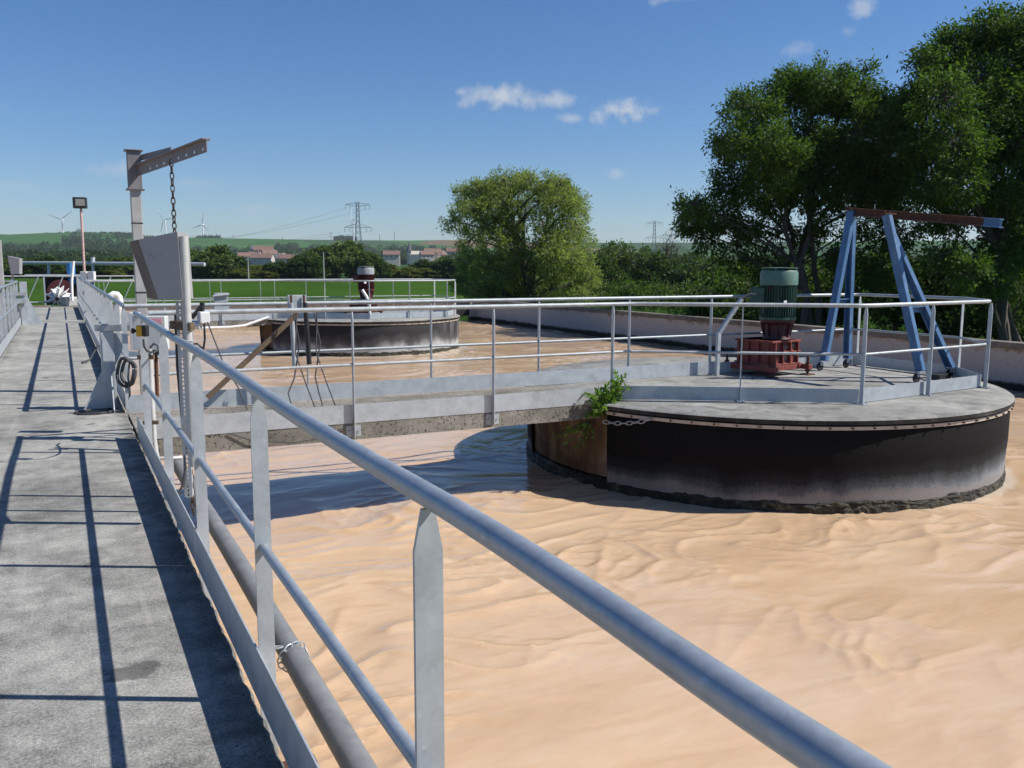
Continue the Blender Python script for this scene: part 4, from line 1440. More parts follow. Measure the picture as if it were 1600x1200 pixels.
solo('conduit', MB().tube([(.7, 25.7, -.22), (4.2, 25.7, -.20), (4.6, 25.75, -.17), (5.3, 25.85, .05)], .04, 10), 'white_paint', 'long pale conduit along the far footbridge', 'conduit', (3, 25.7, -.2), None, True)

# ------------------------------------------------------------------ plant growing at the platform joint


def leaf_cloud(P, D, size, wid, seed, droop=.3, jitter=.8):
    r = np.random.default_rng(seed)
    n = len(P)
    d = D + r.normal(0, jitter, (n, 3))
    d[:, 2] -= droop
    d /= np.linalg.norm(d, axis=1)[:, None] + 1e-9
    q = r.normal(0, 1, (n, 3))
    s = np.cross(d, q)
    s /= np.linalg.norm(s, axis=1)[:, None] + 1e-9
    L = size * r.uniform(.6, 1.35, n)[:, None]
    w = wid * r.uniform(.6, 1.3, n)[:, None]
    nrm = np.cross(d, s)
    a = P
    b = P + d * L * .45 + s * w * .5 + nrm * w * .12
    c = P + d * L
    e = P + d * L * .45 - s * w * .5 + nrm * w * .12
    V = np.stack([a, b, c, e], 1).reshape(-1, 3)
    F = np.arange(n * 4).reshape(-1, 4)
    return V, F


def plant(name, label, base, stems, leaf, n_leaf, mat, cat='plant'):
    t = thing(name, label, cat, base)
    sm = MB()
    Ps, Ds = [], []
    for k_, (tip, mid) in enumerate(stems):
        b, m_, e = Vector(base), Vector(mid), Vector(tip)
        pts = [(b * (1 - s) ** 2 + m_ * 2 * s * (1 - s) + e * s * s) for s in np.linspace(0, 1, 9)]
        sm.tube(pts, [.006 * (1 - .07 * i) for i in range(9)], 5)
        for i in range(n_leaf):
            s = .15 + .85 * (i + .5) / n_leaf
            p = b * (1 - s) ** 2 + m_ * 2 * s * (1 - s) + e * s * s
            Ps.append(p + Vector((random.uniform(-.012, .012),) * 3))
            dd = (e - m_).normalized() + Vector((random.uniform(-1, 1), random.uniform(-1, 1), random.uniform(-.6, .8)))
            Ds.append(dd.normalized())
    part('stem', sm, 'bark', t)
    V, F = leaf_cloud(np.array(Ps) - np.array(base), np.array(Ds), leaf, leaf * .55, 5, .1, .35)
    o = bpy.data.objects.new('leaves', np_mesh('leaves', V, F, mat))
    o.parent = t
    col.objects.link(o)
    return t


pb_ = Vector((5.35, 8.26, -.16))
stems = []
for i in range(30):
    a = random.uniform(-1, 1)
    tip = pb_ + Vector((a * .24 + random.uniform(-.05, .05), random.uniform(-.28, .02), random.uniform(.02, .46) * (1 - .3 * abs(a))))
    stems.append((tip, pb_.lerp(tip, .5) + Vector((0, -.05, .10))))
for i in range(9):
    tip = pb_ + Vector((random.uniform(.05, .34), random.uniform(-.15, .0), random.uniform(.28, .52)))
    stems.append((tip, pb_.lerp(tip, .5) + Vector((0, -.03, .08))))
plant('wild_shrub', 'bright green wild shrub growing at the joint of footbridge and near platform', tuple(pb_), stems, .066, 22, 'bush_leaves', 'shrub')
pb2 = Vector((5.25, 8.35, -.22))
stems = []
for i in range(14):
    tip = pb2 + Vector((random.uniform(-.42, .05), random.uniform(-.12, .25), random.uniform(-.36, -.02)))
    stems.append((tip, pb2.lerp(tip, .5) + Vector((0, -.06, .05))))
plant('trailing_plant', 'leafy green creeper trailing under the footbridge on the brown drum face', tuple(pb2), stems, .06, 10, 'bush_leaves', 'plant')

# ------------------------------------------------------------------ far end of the walkway
fe = thing('brush_rotor', 'white finned brush rotor lying at the far end of the walkway', 'rotor', (-.1, 34.6, 0))
rc_ = at(90, 466, 34.0)
ax_ = Vector((.25, 1, .25)).normalized()
rm = MB()
u1 = ax_.orthogonal().normalized()
u2 = ax_.cross(u1)
for i in range(9):
    a = 2 * math.pi * i / 9 + .15
    d1 = u1 * math.cos(a) + u2 * math.sin(a)
    rm.bar(rc_ + d1 * .05 - ax_ * .05, rc_ + d1 * .42 - ax_ * .05, .05, .08, ax_)
    rm.prism([(.05, 0), (.36, 0), (.30, .8), (.05, .8)], rc_, d1, ax_, d1.cross(ax_), .02)
part('fins', rm, 'white_paint', fe)
part('hub', MB().tube([rc_ - ax_ * .1, rc_ + ax_ * .9], .075, 14), 'black_metal', fe, True)
sb_ = thing('drive_housing', 'dark red drum drive under a grey canopy roof at the walkway end', 'drive housing', (-.05, 37.0, 0))
h0 = at(95, 447, 36.5)
part('drum', MB().tube([h0 + Vector((0, -.1, -.25)), h0 + Vector((0, .7, -.25))], .52, 28).tube([h0 + Vector((0, -.13, -.25)), h0 + Vector((0, -.1, -.25))], .3, 24), 'dark_red', sb_, True)
part('roof', MB().box(h0 + Vector((-.1, .55, .44)), (2.4, .9, .07)), 'roof_grey', sb_)
part('back_panel', MB().box(h0 + Vector((0, .75, -.2)), (1.3, .05, 1.2)), 'black_metal', sb_)
part('support', MB().box(h0 + Vector((-.6, -.2, -.3)), (.06, .06, 1.45)).box(h0 + Vector((.62, -.2, -.3)), (.06, .06, 1.45)), 'galvanised', sb_)
solo('blue_drum', MB().lathe(at(111, 427, 37), [(.16, -.45), (.17, -.3), (.16, 0), (.17, .3), (.16, .42)], 20), 'blue_plastic', 'blue drum standing by the walkway end', 'drum', tuple(at(111, 427, 37)), None, True)
ws = MB().tube([at(113, 470, 33.5), at(112, 440, 33.5), at(115, 408, 33.5)], .05, 10)
solo('white_standpipe', ws, 'white_paint', 'slim white standpipe leaning at the end of the right railing', 'pipe', tuple(at(113, 470, 33.5)), None, True)
solo('motor_block', MB().box(at(108, 471, 33.8), (.42, .5, .36), .4), 'crane_grey', 'grey block beside the white brush rotor', 'block', tuple(at(108, 474, 33.8)), bev=.03)
bmh = thing('overhead_pipe', 'long grey overhead pipe crossing beyond the walkway end', 'pipe', (0, 39, 0))
p0, p1 = at(18, 411, 39.5), at(320, 413, 37.0)
part('pipe_run', MB().tube([p0, p1], .085, 12), 'galvanised', bmh, True)
part('support_post', MB().tube([at(145, 411, 38.4), at(146, 470, 38.4)], .06, 8).tube([at(145, 402, 38.4), at(145, 413, 38.4)], .09, 8), 'galvanised', bmh, True)
part('support_post', MB().tube([at(76, 411, 39), at(76, 470, 39)], .06, 8), 'galvanised', bmh, True)
bs = at(24, 416, 30.0)
solo('blue_grey_hood', MB().prism([(-.12, -.26), (.16, -.26), (.20, .26), (-.18, .34)], bs, (.92, -.38, 0), (0, 0, 1), (.38, .92, 0), .22).box(bs + Vector((-.1, 0, -.8)), (.06, .06, 1.9)), 'zinc_panel', 'far grey instrument hood on a post beyond the left railing', 'instrument hood', tuple(bs))
wb_ = thing('cabinet', 'pair of white cabinets at the foot of the lamp pole', 'cabinet', tuple(at(140, 440, 28.5)))
for u_ in (131.8, 143.4):
    part('door', MB().box(at(u_, 432, 26.5), (.19, .14, .30), -YAW), 'white_paint', wb_, bev=.01)
part('stand', MB().box(at(140, 450, 28.6), (.06, .06, .5)), 'galvanised', wb_)
lmp = thing('floodlight', 'black floodlight on a thin red and white pole', 'lamp', tuple(at(132, 430, 27.5)))
part('pole', MB().tube([at(133, 446, 27.5), at(129, 372, 27.5), at(126.5, 326, 27.5)], .038, 10), 'pole_red_white', lmp, True)
lc = at(125, 317, 27.5)
lh = part('lamp_head', MB().box(lc, (.38, .22, .34), -R(15)), 'black_metal', lmp, bev=.015)
lf = Vector((math.sin(R(15)), math.cos(R(15)), 0))
part('lamp_glass', MB().box(lc - lf * .112 + Vector((.03, 0, .01)), (.27, .012, .21), -R(15)), 'lamp_glass', lh)
cwp = at(187, 474, 20.5)
solo('vent_pipe', MB().tube([(cwp.x, cwp.y, -.8), (cwp.x, cwp.y, .72), (cwp.x - .01, cwp.y, .78), (cwp.x - .05, cwp.y, .84), (cwp.x - .12, cwp.y, .85), (cwp.x - .19, cwp.y, .81), (cwp.x - .21, cwp.y, .7)], .08, 18), 'white_paint', 'fat white gooseneck vent pipe behind the right railing', 'vent pipe', (cwp.x, cwp.y, -.8), None, True)
rl5 = thing('railing', 'distant railing with lattice braces on the platform beyond the walkway end', 'railing', (0, 39, 0))
fr = MB()
for z_ in (.1, 1.1):
    fr.tube([(-5, 38.6, z_), (2.9, 38.6, z_)], .03, 8)
part('top_rail', fr, 'weathered_zinc', rl5, True)
br = MB()
for i in range(9):
    x0 = -4.6 + .85 * i
    br.tube([(x0, 38.6, 0.1), (x0 + .45, 38.6, 1.1)], .022, 6)
part('braces', br, 'weathered_zinc', rl5)
for i in range(6):
    part('post', MB().bar((-4.8 + 1.5 * i, 38.6, -.2), (-4.8 + 1.5 * i, 38.6, 1.1), .05, .02), 'galvanised', rl5)
solo('end_plinth', MB().span((-2.2, 36.2, GZ), (1.0, 37.7, -.03)), 'beam_concrete', 'low concrete plinth at the far end of the walkway', 'plinth')

# ------------------------------------------------------------------ trees


def make_tree(name, label, cat, base, clumps, mats, leaf=(.16, .06), per_m2=260, trunk_r=.16, split=.25, seed=1, group=None, twigs=True, droop=.3, fork=None, sub=34):
    """clumps: (centre, radius). Limbs run from the trunk to every clump; leaves hang in many small tufts within each clump."""
    r = np.random.default_rng(seed)
    rd = random.Random(seed)
    t = thing(name, label, cat, tuple(base), group)
    base = Vector(base)
    zs = [c.z for c, _ in clumps]
    top = max(zs)
    mean = sum((c for c, _ in clumps), Vector()) / len(clumps)
    tk = MB()
    H = top - base.z
    n_st = 3 if fork is None else fork
    stems = []
    for s in range(n_st):
        tgt = Vector((mean.x + rd.uniform(-.18, .18) * H * (n_st > 1), mean.y + rd.uniform(-.18, .18) * H * (n_st > 1), base.z + H * rd.uniform(.78, .92)))
        st = base + Vector((rd.uniform(-1, 1) * .11 * H, rd.uniform(-1, 1) * .11 * H, -.1)) * (1 if n_st > 1 else 0)
        pts = []
        for i in range(9):
            q = i / 8
            p = st.lerp(tgt, q) + Vector((rd.uniform(-1, 1), rd.uniform(-1, 1), 0)) * (.02 * H * (0 if i == 0 else 1))
            pts.append(p)
        tk.tube(pts, [trunk_r * (1.15 - .95 * i / 8) for i in range(9)], 7)
        stems.append(pts)
    Ps, Ds = [], []
    for ci, (c, cr_) in enumerate(clumps):
        st = min(stems, key=lambda p: min((q - c).length for q in p))
        cand = [q for q in st if q.z < c.z - .1 * H] or [st[1]]
        q0 = min(cand, key=lambda q: (q - c).length)
        mid = q0.lerp(c, .5) + Vector((rd.uniform(-.1, .1) * cr_, rd.uniform(-.1, .1) * cr_, .15 * cr_))
        tk.tube([q0, q0.lerp(mid, .5) + Vector((0, 0, .03)), mid, mid.lerp(c, .6), c], [trunk_r * .36, trunk_r * .30, trunk_r * .24, trunk_r * .17, trunk_r * .08], 5)
        m = sub
        dirs = r.normal(0, 1, (m, 3))
        dirs /= np.linalg.norm(dirs, axis=1)[:, None]
        rad = cr_ * r.uniform(.25, 1.0, m) ** .6
        cen = np.array(c) + dirs * rad[:, None] * np.array([1, 1, .85])
        if twigs:
            for q in cen[:: (1 if cr_ > .5 else 2)]:
                qq = Vector(q)
                tk.tube([c.lerp(qq, .05), c.lerp(qq, .6) + Vector((0, 0, .06 * cr_)), qq], [trunk_r * .09, trunk_r * .06, trunk_r * .03], 3, cap=False)
        n = int(per_m2 * cr_ * cr_ * 4)
        wgt = r.uniform(.3, 1.6, m)
        pick = r.choice(m, n, p=wgt / wgt.sum())
        sg = cr_ * .17
        P = cen[pick] + r.normal(0, 1, (n, 3)) * np.array([sg, sg, sg * .9])
        P[:, 2] -= np.abs(r.normal(0, sg * .6, n))
        Ps.append(P)
        D = P - np.array(c)
        Ds.append(D / (np.linalg.norm(D, axis=1)[:, None] + 1e-6))
    P = np.concatenate(Ps) - np.array(base)
    D = np.concatenate(Ds)
    keep = P[:, 2] > 0.03
    V, F = leaf_cloud(P[keep], D[keep], leaf[0], leaf[1], seed, droop)
    part('trunk', tk, mats[0], t, True)
    o = bpy.data.objects.new('crown', np_mesh('crown', V, F, mats[1]))
    o.parent = t
    col.objects.link(o)
    return t


def px_clumps(lst, depth, spread, seed):
    """clump list (u, v, r in px) surveyed at a depth; depth jitter gives the crown its thickness"""
    rd = random.Random(seed)
    out = []
    for u, v, r_ in lst:
        d = depth + rd.uniform(-1, 1) * spread
        out.append((at(u, v, d), r_ * d / FPX))
    return out


def ground_at(u, depth):
    p = at(u, 417, depth)
    return Vector((p.x, p.y, GZ))


# centre-right ash
lsA = [(1178, 165, 44), (1235, 140, 42), (1295, 128, 44), (1345, 138, 40), (1385, 168, 42), (1148, 215, 40), (1200, 225, 52), (1265, 205, 56), (1335, 210, 56), (1395, 232, 50), (1150, 280, 40), (1205, 300, 40),
       (1262, 285, 44), (1330, 290, 50), (1395, 300, 50), (1085, 318, 30), (1128, 335, 34), (1078, 345, 22), (1165, 352, 26), (1240, 130, 30), (1310, 150, 34), (1225, 260, 46), (1300, 250, 50), (1365, 270, 46), (1420, 200, 44), (1430, 280, 46),
       (1350, 350, 36), (1410, 360, 40), (1150, 392, 30), (1200, 405, 34), (1262, 372, 28), (1318, 400, 36), (1380, 412, 44), (1102, 372, 24), (1290, 345, 26), (1215, 355, 24)]
cl = px_clumps(lsA, 33, 1.9, 3)
cl += px_clumps([(u + random.uniform(-14, 14), v + 8, r_ * .9) for u, v, r_ in lsA[:22]], 34.5, 2.0, 4)
make_tree('ash_tree', 'large dark green tree with several trunks behind the basin wall left of the gantry beam', 'tree', ground_at(1262, 33), cl, ('bark', 'ash_leaves'), (.155, .063), 540, .125, seed=21, fork=5, group='big trees at the right')
lsB = [(1450, 95, 34), (1490, 72, 42), (1540, 55, 46), (1590, 40, 50), (1640, 45, 60), (1430, 160, 36), (1475, 150, 50), (1530, 130, 56), (1590, 120, 60), (1650, 130, 70), (1440, 225, 40), (1490, 220, 52), (1545, 205, 56), (1605, 210, 60), (1660, 230, 70),
       (1455, 290, 34), (1500, 285, 40), (1570, 290, 44), (1630, 300, 60), (1480, 345, 30), (1560, 370, 40), (1620, 380, 50), (1530, 250, 44), (1690, 320, 60), (1720, 200, 80), (1720, 110, 70), (1510, 420, 34), (1600, 450, 40), (1470, 400, 36), (1540, 440, 40), (1570, 330, 40), (1520, 320, 36)]
cl = px_clumps(lsB, 29, 1.9, 5) + px_clumps([(u + random.uniform(-14, 14), v + 8, r_ * .9) for u, v, r_ in lsB[:22]], 30.6, 2.0, 6)
make_tree('ash_tree', 'tallest dark green tree cut by the right edge behind the gantry', 'tree', ground_at(1588, 29), cl, ('bark', 'ash_leaves'), (.155, .063), 540, .14, seed=22, fork=4, group='big trees at the right')

# round willow in the middle
lsC = []
rdc = random.Random(9)
for v, half in ((293, 78), (322, 96), (352, 98), (380, 106), (408, 110), (435, 112), (458, 108)):
    n = max(4, int(half / 12.5))
    for i in range(n):
        u = 818 + (v - 300) * .04 + half * (2 * (i + .5) / n - 1) * .92
        lsC.append((u + rdc.uniform(-6, 6), v + rdc.uniform(-9, 9), rdc.uniform(20, 30)))
lsC += [(742, 312, 26), (720, 330, 18), (895, 322, 20), (800, 288, 18), (850, 290, 16), (770, 293, 14), (914, 440, 22), (722, 440, 22), (726, 304, 22), (746, 296, 20), (880, 302, 22), (900, 335, 24), (775, 290, 18), (825, 285, 18), (870, 292, 16), (708, 345, 20)]
cl = px_clumps(lsC, 58, 3.6, 7)
make_tree('willow_tree', 'round pale olive willow standing alone behind the basin corner', 'tree', ground_at(822, 58), cl, ('bark', 'willow_leaves'), (.24, .062), 250, .26, seed=31, fork=5, droop=.1)

# background thicket between willow and ash
th_specs = [(940, 388, 34, 96, 'dark'), (968, 372, 36, 100, 'hedge'), (1002, 380, 36, 98, 'hedge'), (1030, 392, 34, 94, 'dark'), (1048, 356, 36, 104, 'bare'), (1082, 392, 40, 92, 'dark'), (1120, 396, 44, 90, 'hedge'), (1165, 400, 44, 92, 'dark'), (1210, 396, 46, 90, 'dark'), (1255, 400, 46, 94, 'hedge'), (1300, 392, 46, 90, 'dark'), (1345, 398, 46, 92, 'dark'), (1400, 392, 50, 90, 'hedge'), (1450, 398, 50, 92, 'dark'), (1500, 396, 50, 90, 'dark'), (1560, 390, 50, 92, 'hedge'), (1620, 396, 50, 90, 'dark')]
KIND = {'dark': ('dark_leaves', 'dark green tree in the thicket row behind the basin', 'tree'), 'hedge': ('hedge_leaves', 'mid green tree in the thicket row behind the basin', 'tree'), 'bare': ('brown_twigs', 'bare grey brown tree just left of the big dark ash', 'tree')}
for i, (u, v, hw, dp, kd) in enumerate(th_specs):
    rd = random.Random(100 + i)
    base_v = 600 - FPX * math.tan(PITCH - math.atan((EYE - GZ) / dp))
    lst = []
    for s in range(16):
        q = rd.random()
        vv = v + 16 + (452 - v - 16) * q
        half = hw * (.55 + .5 * math.sin(math.pi * min(1, q * .75 + .12)))
        lst.append((u + rd.uniform(-1, 1) * half * .85, vv, rd.uniform(11, 19)))
    lst.append((u, v + 13, 13))
    if kd == 'bare':
        cl = px_clumps(lst, dp, 1.5, 200 + i)
        make_tree('bare_tree', KIND[kd][1], 'tree', ground_at(u, dp), cl, ('bark', 'brown_twigs'), (.5, .035), 34, .16, seed=300 + i, fork=4, droop=-.4)
    else:
        cl = px_clumps(lst, dp, 2.0, 200 + i)
        make_tree('thicket_tree', KIND[kd][1], 'tree', ground_at(u, dp), cl, ('bark', KIND[kd][0]), (.42, .20), 38, .16, seed=300 + i, fork=3, group='trees of the thicket row' if kd == 'dark' else 'lighter trees of the thicket row')

# understory shrubs behind the wall below the big trees
us_specs = [(955, 437, 36, 70, 'bush'), (1000, 430, 40, 64, 'hedge'), (1045, 440, 36, 66, 'bush'), (1092, 425, 40, 50, 'hedge'), (1125, 405, 42, 42, 'dark'), (1170, 410, 46, 40, 'hedge'), (1225, 415, 50, 38, 'dark'), (1280, 405, 50, 38, 'hedge'), (1340, 395, 56, 37, 'dark'), (1400, 385, 56, 36, 'hedge'), (1455, 390, 56, 35, 'dark'), (1510, 380, 56, 34, 'dark'), (1565, 400, 56, 33, 'hedge'), (1630, 390, 60, 33, 'dark')]
for i, (u, v, hw, dp, kd) in enumerate(us_specs):
    rd = random.Random(500 + i)
    lst = []
    bot = 600 - FPX * math.tan(PITCH - math.atan((EYE - GZ) / dp)) - 8
    for s in range(20):
        q = rd.random()
        lst.append((u + rd.uniform(-1, 1) * hw * (.7 + .3 * q), v + 18 + (bot - v - 18) * q, rd.uniform(15, 26)))
    cl = px_clumps(lst, dp, 1.2, 600 + i)
    mt = {'bush': 'hedge_leaves', 'hedge': 'ash_leaves', 'dark': 'dark_leaves'}[kd]
    make_tree('shrub', {'bush': 'low rounded green shrub right of the willow', 'hedge': 'mid green shrub under the big trees behind the basin wall', 'dark': 'dark green shrub under the big trees behind the basin wall'}[kd], 'shrub', ground_at(u, dp), cl, ('bark', mt), (.24, .11), 130 if dp < 45 else 60, .06, seed=700 + i, fork=3, group={'bush': 'shrubs beside the willow', 'hedge': 'lighter shrubs under the big trees', 'dark': 'dark shrubs under the big trees'}[kd])

# hedgerow beyond the field: a few tree kinds, copied
protos = {}
hedge_lab = {'hedge': 'round mid green hedgerow tree at the far side of the field', 'dark': 'dark green hedgerow tree at the far side of the field', 'yellow': 'yellowish green hedgerow bush at the far side of the field'}
for kd, mt in (('hedge', 'hedge_leaves'), ('dark', 'dark_leaves'), ('yellow', 'yellow_green_leaves')):
    for vi in range(2):
        rd = random.Random(hash(kd) % 7 + vi * 13 + 900)
        cl = []
        for s in range(26):
            q = rd.random()
            half = 4.2 * math.sin(math.pi * min(1, .22 + q * .72)) ** .7
            a = rd.uniform(0, 6.28)
            rr_ = half * math.sqrt(rd.random())
            cl.append((Vector((rr_ * math.cos(a), rr_ * math.sin(a), .9 + q * 6.6)), rd.uniform(1.1, 1.8)))
        protos[(kd, vi)] = make_tree('hedgerow_tree', hedge_lab[kd], 'tree', (0, 0, 0), cl, ('bark', mt), (.75, .42), 34, .25, seed=950 + vi, fork=3, group='%s trees of the far hedgerow' % kd, twigs=False, sub=18)
hz_list = [(-60, 402, 60), (-20, 404, 56), (20, 404, 60), (58, 399, 60), (100, 407, 50), (150, 404, 60), (190, 401, 60), (232, 404, 50), (264, 404, 50), (300, 391, 54), (332, 383, 64), (362, 398, 44), (398, 414, 44), (432, 407, 34), (456, 413, 40), (478, 398, 48), (506, 385, 60), (542, 377, 70), (570, 392, 50), (602, 412, 42), (638, 417, 40), (664, 405, 46), (692, 411, 40), (714, 399, 60), (740, 395, 60), (410, 424, 36), (624, 424, 36), (285, 414, 36), (345, 416, 34), (312, 402, 44), (380, 420, 40), (445, 420, 40), (470, 412, 40), (590, 404, 40), (615, 420, 40), (655, 420, 44), (680, 418, 44), (705, 418, 50), (258, 418, 50), (215, 416, 50), (170, 418, 50), (125, 417, 50), (75, 417, 50), (30, 417, 50), (880, 400, 60), (930, 398, 60)]
kinds = ['dark', 'hedge', 'hedge', 'dark', 'hedge', 'dark', 'hedge', 'dark', 'hedge', 'hedge', 'hedge', 'dark', 'yellow', 'dark', 'yellow', 'dark', 'hedge', 'hedge', 'hedge', 'yellow', 'yellow', 'dark', 'yellow', 'dark', 'hedge', 'yellow', 'yellow', 'hedge', 'yellow', 'hedge', 'yellow', 'dark', 'hedge', 'dark', 'hedge', 'yellow', 'dark', 'hedge', 'dark', 'hedge', 'yellow', 'hedge', 'yellow', 'hedge', 'dark', 'hedge']
used = set()
for i, ((u, v, w), kd) in enumerate(zip(hz_list, kinds)):
    dp = 212 + (i * 37 % 5) * 4
    key = (kd, i % 2)
    if key in used:
        o = copy_tree(protos[key])
    else:
        o = protos[key]
        used.add(key)
    o.location = ground_at(u, dp)
    topz = at(u, v, dp).z
    hs_ = (topz - GZ) / 8.6
    ws_ = w * 1.25 * dp / FPX / 9.4
    o.scale = (ws_, ws_, hs_)
    o.rotation_euler = (0, 0, i * 1.3)
for key, o in protos.items():
    if key not in used:
        for ch in children_of(o):
            bpy.data.objects.remove(ch)
        bpy.data.objects.remove(o)

# woods on the hillside: one mass nobody could count
wv, wf = [], []
r = np.random.default_rng(77)
wd_pts = []


def wood_patch(u0, u1, d0, d1, n):
    for _ in range(n):
        u, d = r.uniform(u0, u1), r.uniform(d0, d1)
        p = at(u, 417, d)
        wd_pts.append((p.x, p.y, ground_z(p.x, p.y), r.uniform(4, 8) * (1 + d / 5000)))


wood_patch(60, 215, 2500, 2640, 420)
wood_patch(100, 260, 1300, 2300, 150)
wood_patch(260, 470, 1000, 1700, 170)
wood_patch(430, 720, 1200, 2100, 230)
wood_patch(600, 760, 1000, 1700, 200)
wood_patch(-120, 100, 800, 1600, 150)
wood_patch(700, 760, 560, 740, 40)
wood_patch(310, 345, 2560, 2640, 40)
wood_patch(525, 555, 2540, 2640, 50)
wood_patch(400, 640, 1250, 1350, 160)
wood_patch(900, 2000, 400, 900, 500)
wood_patch(-100, 180, 560, 760, 120)
wood_patch(130, 270, 800, 1500, 130)
wood_patch(430, 560, 1000, 1400, 130)
wood_patch(590, 660, 900, 1250, 120)
wood_patch(650, 760, 950, 1500, 200)
wood_patch(690, 900, 600, 800, 160)
wood_patch(350, 480, 960, 1250, 110)
wood_patch(-300, -60, 600, 1200, 200)
for x_, y_, z_, s_ in wd_pts:
    n = 130
    d = r.normal(0, 1, (n, 3))
    d /= np.linalg.norm(d, axis=1)[:, None]
    P = np.array([x_, y_, z_ + s_ * .55]) + d * (s_ * r.uniform(.45, .75, n))[:, None] * np.array([1, 1, .8])
    V, F = leaf_cloud(P, d, s_ * .30, s_ * .22, int(x_ * 10) & 65535, .1, .9)
    wf.append(F + sum(len(q) for q in wv) if False else F)
    wv.append(V)
off = 0
FF = []
for V, F in zip(wv, wf):
    FF.append(F + off)
    off += len(V)
wo_ = bpy.data.objects.new('hillside_woods', np_mesh('hillside_woods', np.concatenate(wv), np.concatenate(FF), 'far_wood_leaves'))
wo_['kind'] = 'stuff'
wo_['label'] = 'distant green woods and scrub on the hillside'
wo_['category'] = 'woods'
col.objects.link(wo_)

# rough grass along the foot of the wall and under the trees
n = 26000
gu = r.uniform(17.9, 62, n)
gy = r.uniform(2, 60, n)
P = np.stack([gu, gy, np.full(n, GZ)], 1)
D = np.tile(np.array([0, 0, 1.0]), (n, 1)) + r.normal(0, .25, (n, 3))
V, F = leaf_cloud(P, D, .42, .035, 3, -.3, .25)
go = bpy.data.objects.new('grass', np_mesh('grass', V, F, 'grass_blades'))
go['kind'] = 'stuff'
go['label'] = 'rough green grass behind the basin wall'
go['category'] = 'grass'
col.objects.link(go)

# ------------------------------------------------------------------ wind turbines, pylons, poles


def turbine(u, vhub, dp, rot, label, yaw):
    p = at(u, vhub, dp)
    g0 = ground_z(p.x, p.y)
    t = thing('wind_turbine', label, 'wind turbine', (p.x, p.y, g0 - 2), 'wind turbines')
    part('tower', MB().tube([(p.x, p.y, g0 - 2), (p.x, p.y, p.z)], [2.6, 1.5], 12), 'turbine_white', t, True)
    f_ = Vector((math.sin(yaw), math.cos(yaw), 0))
    s_ = Vector((f_.y, -f_.x, 0))
    part('nacelle', MB().bar(p - f_ * 4.5, p + f_ * 5, 3.6, 3.6), 'turbine_white', t, bev=.5)
    h = p - f_ * 5.4
    hb = part('hub', MB().tube([h - f_ * 1.2, h + f_ * 1.4], [.8, 1.9], 12), 'turbine_white', t, True)
    for i in range(3):
        a = rot + i * 2 * math.pi / 3
        d = s_ * math.sin(a) + Vector((0, 0, 1)) * math.cos(a)
        w = d.cross(f_)
        m = MB()
        m.prism([(-.8, 1.0), (.8, 1.0), (2.2, 8), (.6, 38), (-.3, 38), (-1.0, 8)], h, w, d, f_, .7)
        part('blade', m, 'turbine_white', t)


turbine(97, 343, 2480, R(52), 'white wind turbine on the hill left of the floodlight pole', YAW - .1)
turbine(258, 344, 2600, R(-36), 'white wind turbine between the davit post and the hanging chain', YAW + .5)
turbine(317, 351, 2900, R(12), 'white wind turbine just right of the instrument hood', YAW + .2)
turbine(552, 343, 2500, R(90), 'white wind turbine half hidden behind the lattice pylon', YAW + 1.45)


def pylon(u, vtop, dp, label):
    p = at(u, vtop, dp)
    g0 = ground_z(p.x, p.y)
    H = p.z - g0
    t = thing('pylon', label, 'pylon', (p.x, p.y, g0), 'lattice pylons')
    m = MB()
    s_, f_ = rt0, fwd
    rw = lambda q: (.085 * (1 - q) ** 2.2 + .020) * H
    N = 12
    lv = []
    for i in range(N + 1):
        q = i / N
        w = rw(q)
        lv.append([Vector((p.x, p.y, g0 + H * q)) + s_ * (w * a) + f_ * (w * b) for a, b in ((-1, -1), (1, -1), (1, 1), (-1, 1))])
    e = H * .0030
    for i in range(N):
        for j in range(4):
            m.tube([lv[i][j], lv[i + 1][j]], e, 4)
            k_ = (j + 1) % 4
            m.tube([lv[i][j], lv[i + 1][k_]], e * .6, 3)
            m.tube([lv[i][k_], lv[i + 1][j]], e * .6, 3)
    part('tower', m, 'pylon_steel', t)
    for q, w in ((.62, .20), (.93, .18)):
        c_ = Vector((p.x, p.y, g0 + H * q))
        a = MB()
        for sg in (-1, 1):
            tip = c_ + s_ * (sg * w * H) + Vector((0, 0, (.03 if q > .9 else -.0) * H))
            for z_ in (0, .05 * H):
                for b in (-1, 1):
                    a.tube([c_ + f_ * (b * rw(q)) + s_ * sg * rw(q) + Vector((0, 0, z_)), tip], e * .8, 4)
            a.tube([tip, tip - Vector((0, 0, .07 * H))], e * .9, 4)
            mid = c_.lerp(tip, .62)
            a.tube([mid, mid - Vector((0, 0, .07 * H))], e * .9, 4)
        part('cross_arm', a, 'pylon_steel', t)
    return p, H, s_


P1 = pylon(558.5, 315, 640, 'tall grey lattice pylon left of the willow')
P2 = pylon(517, 362, 2300, 'small distant lattice pylon on the skyline')
P3 = pylon(1023, 345, 900, 'distant pylon above the thicket right of the willow')
wr = MB()
pw = P1[0]
for sg, q in ((-1, .56), (1, .56), (-1, .90), (1, .90)):
    a = Vector((pw.x, pw.y, ground_z(pw.x, pw.y) + P1[1] * q)) + rt0 * (sg * .19 * P1[1])
    b = at(300 if sg < 0 else 290, 372 - 4 * (q > .7), 2300)
    pts = []
    for i in range(15):
        f_ = i / 14
        pts.append(a.lerp(b, f_) - Vector((0, 0, 26 * 4 * f_ * (1 - f_) * .5)))
    wr.tube(pts, [.06 + .22 * i / 14 for i in range(15)], 3)
solo('power_lines', wr, 'pylon_steel', 'thin power lines sagging from the pylon towards the left hills', 'power lines', tuple(pw))
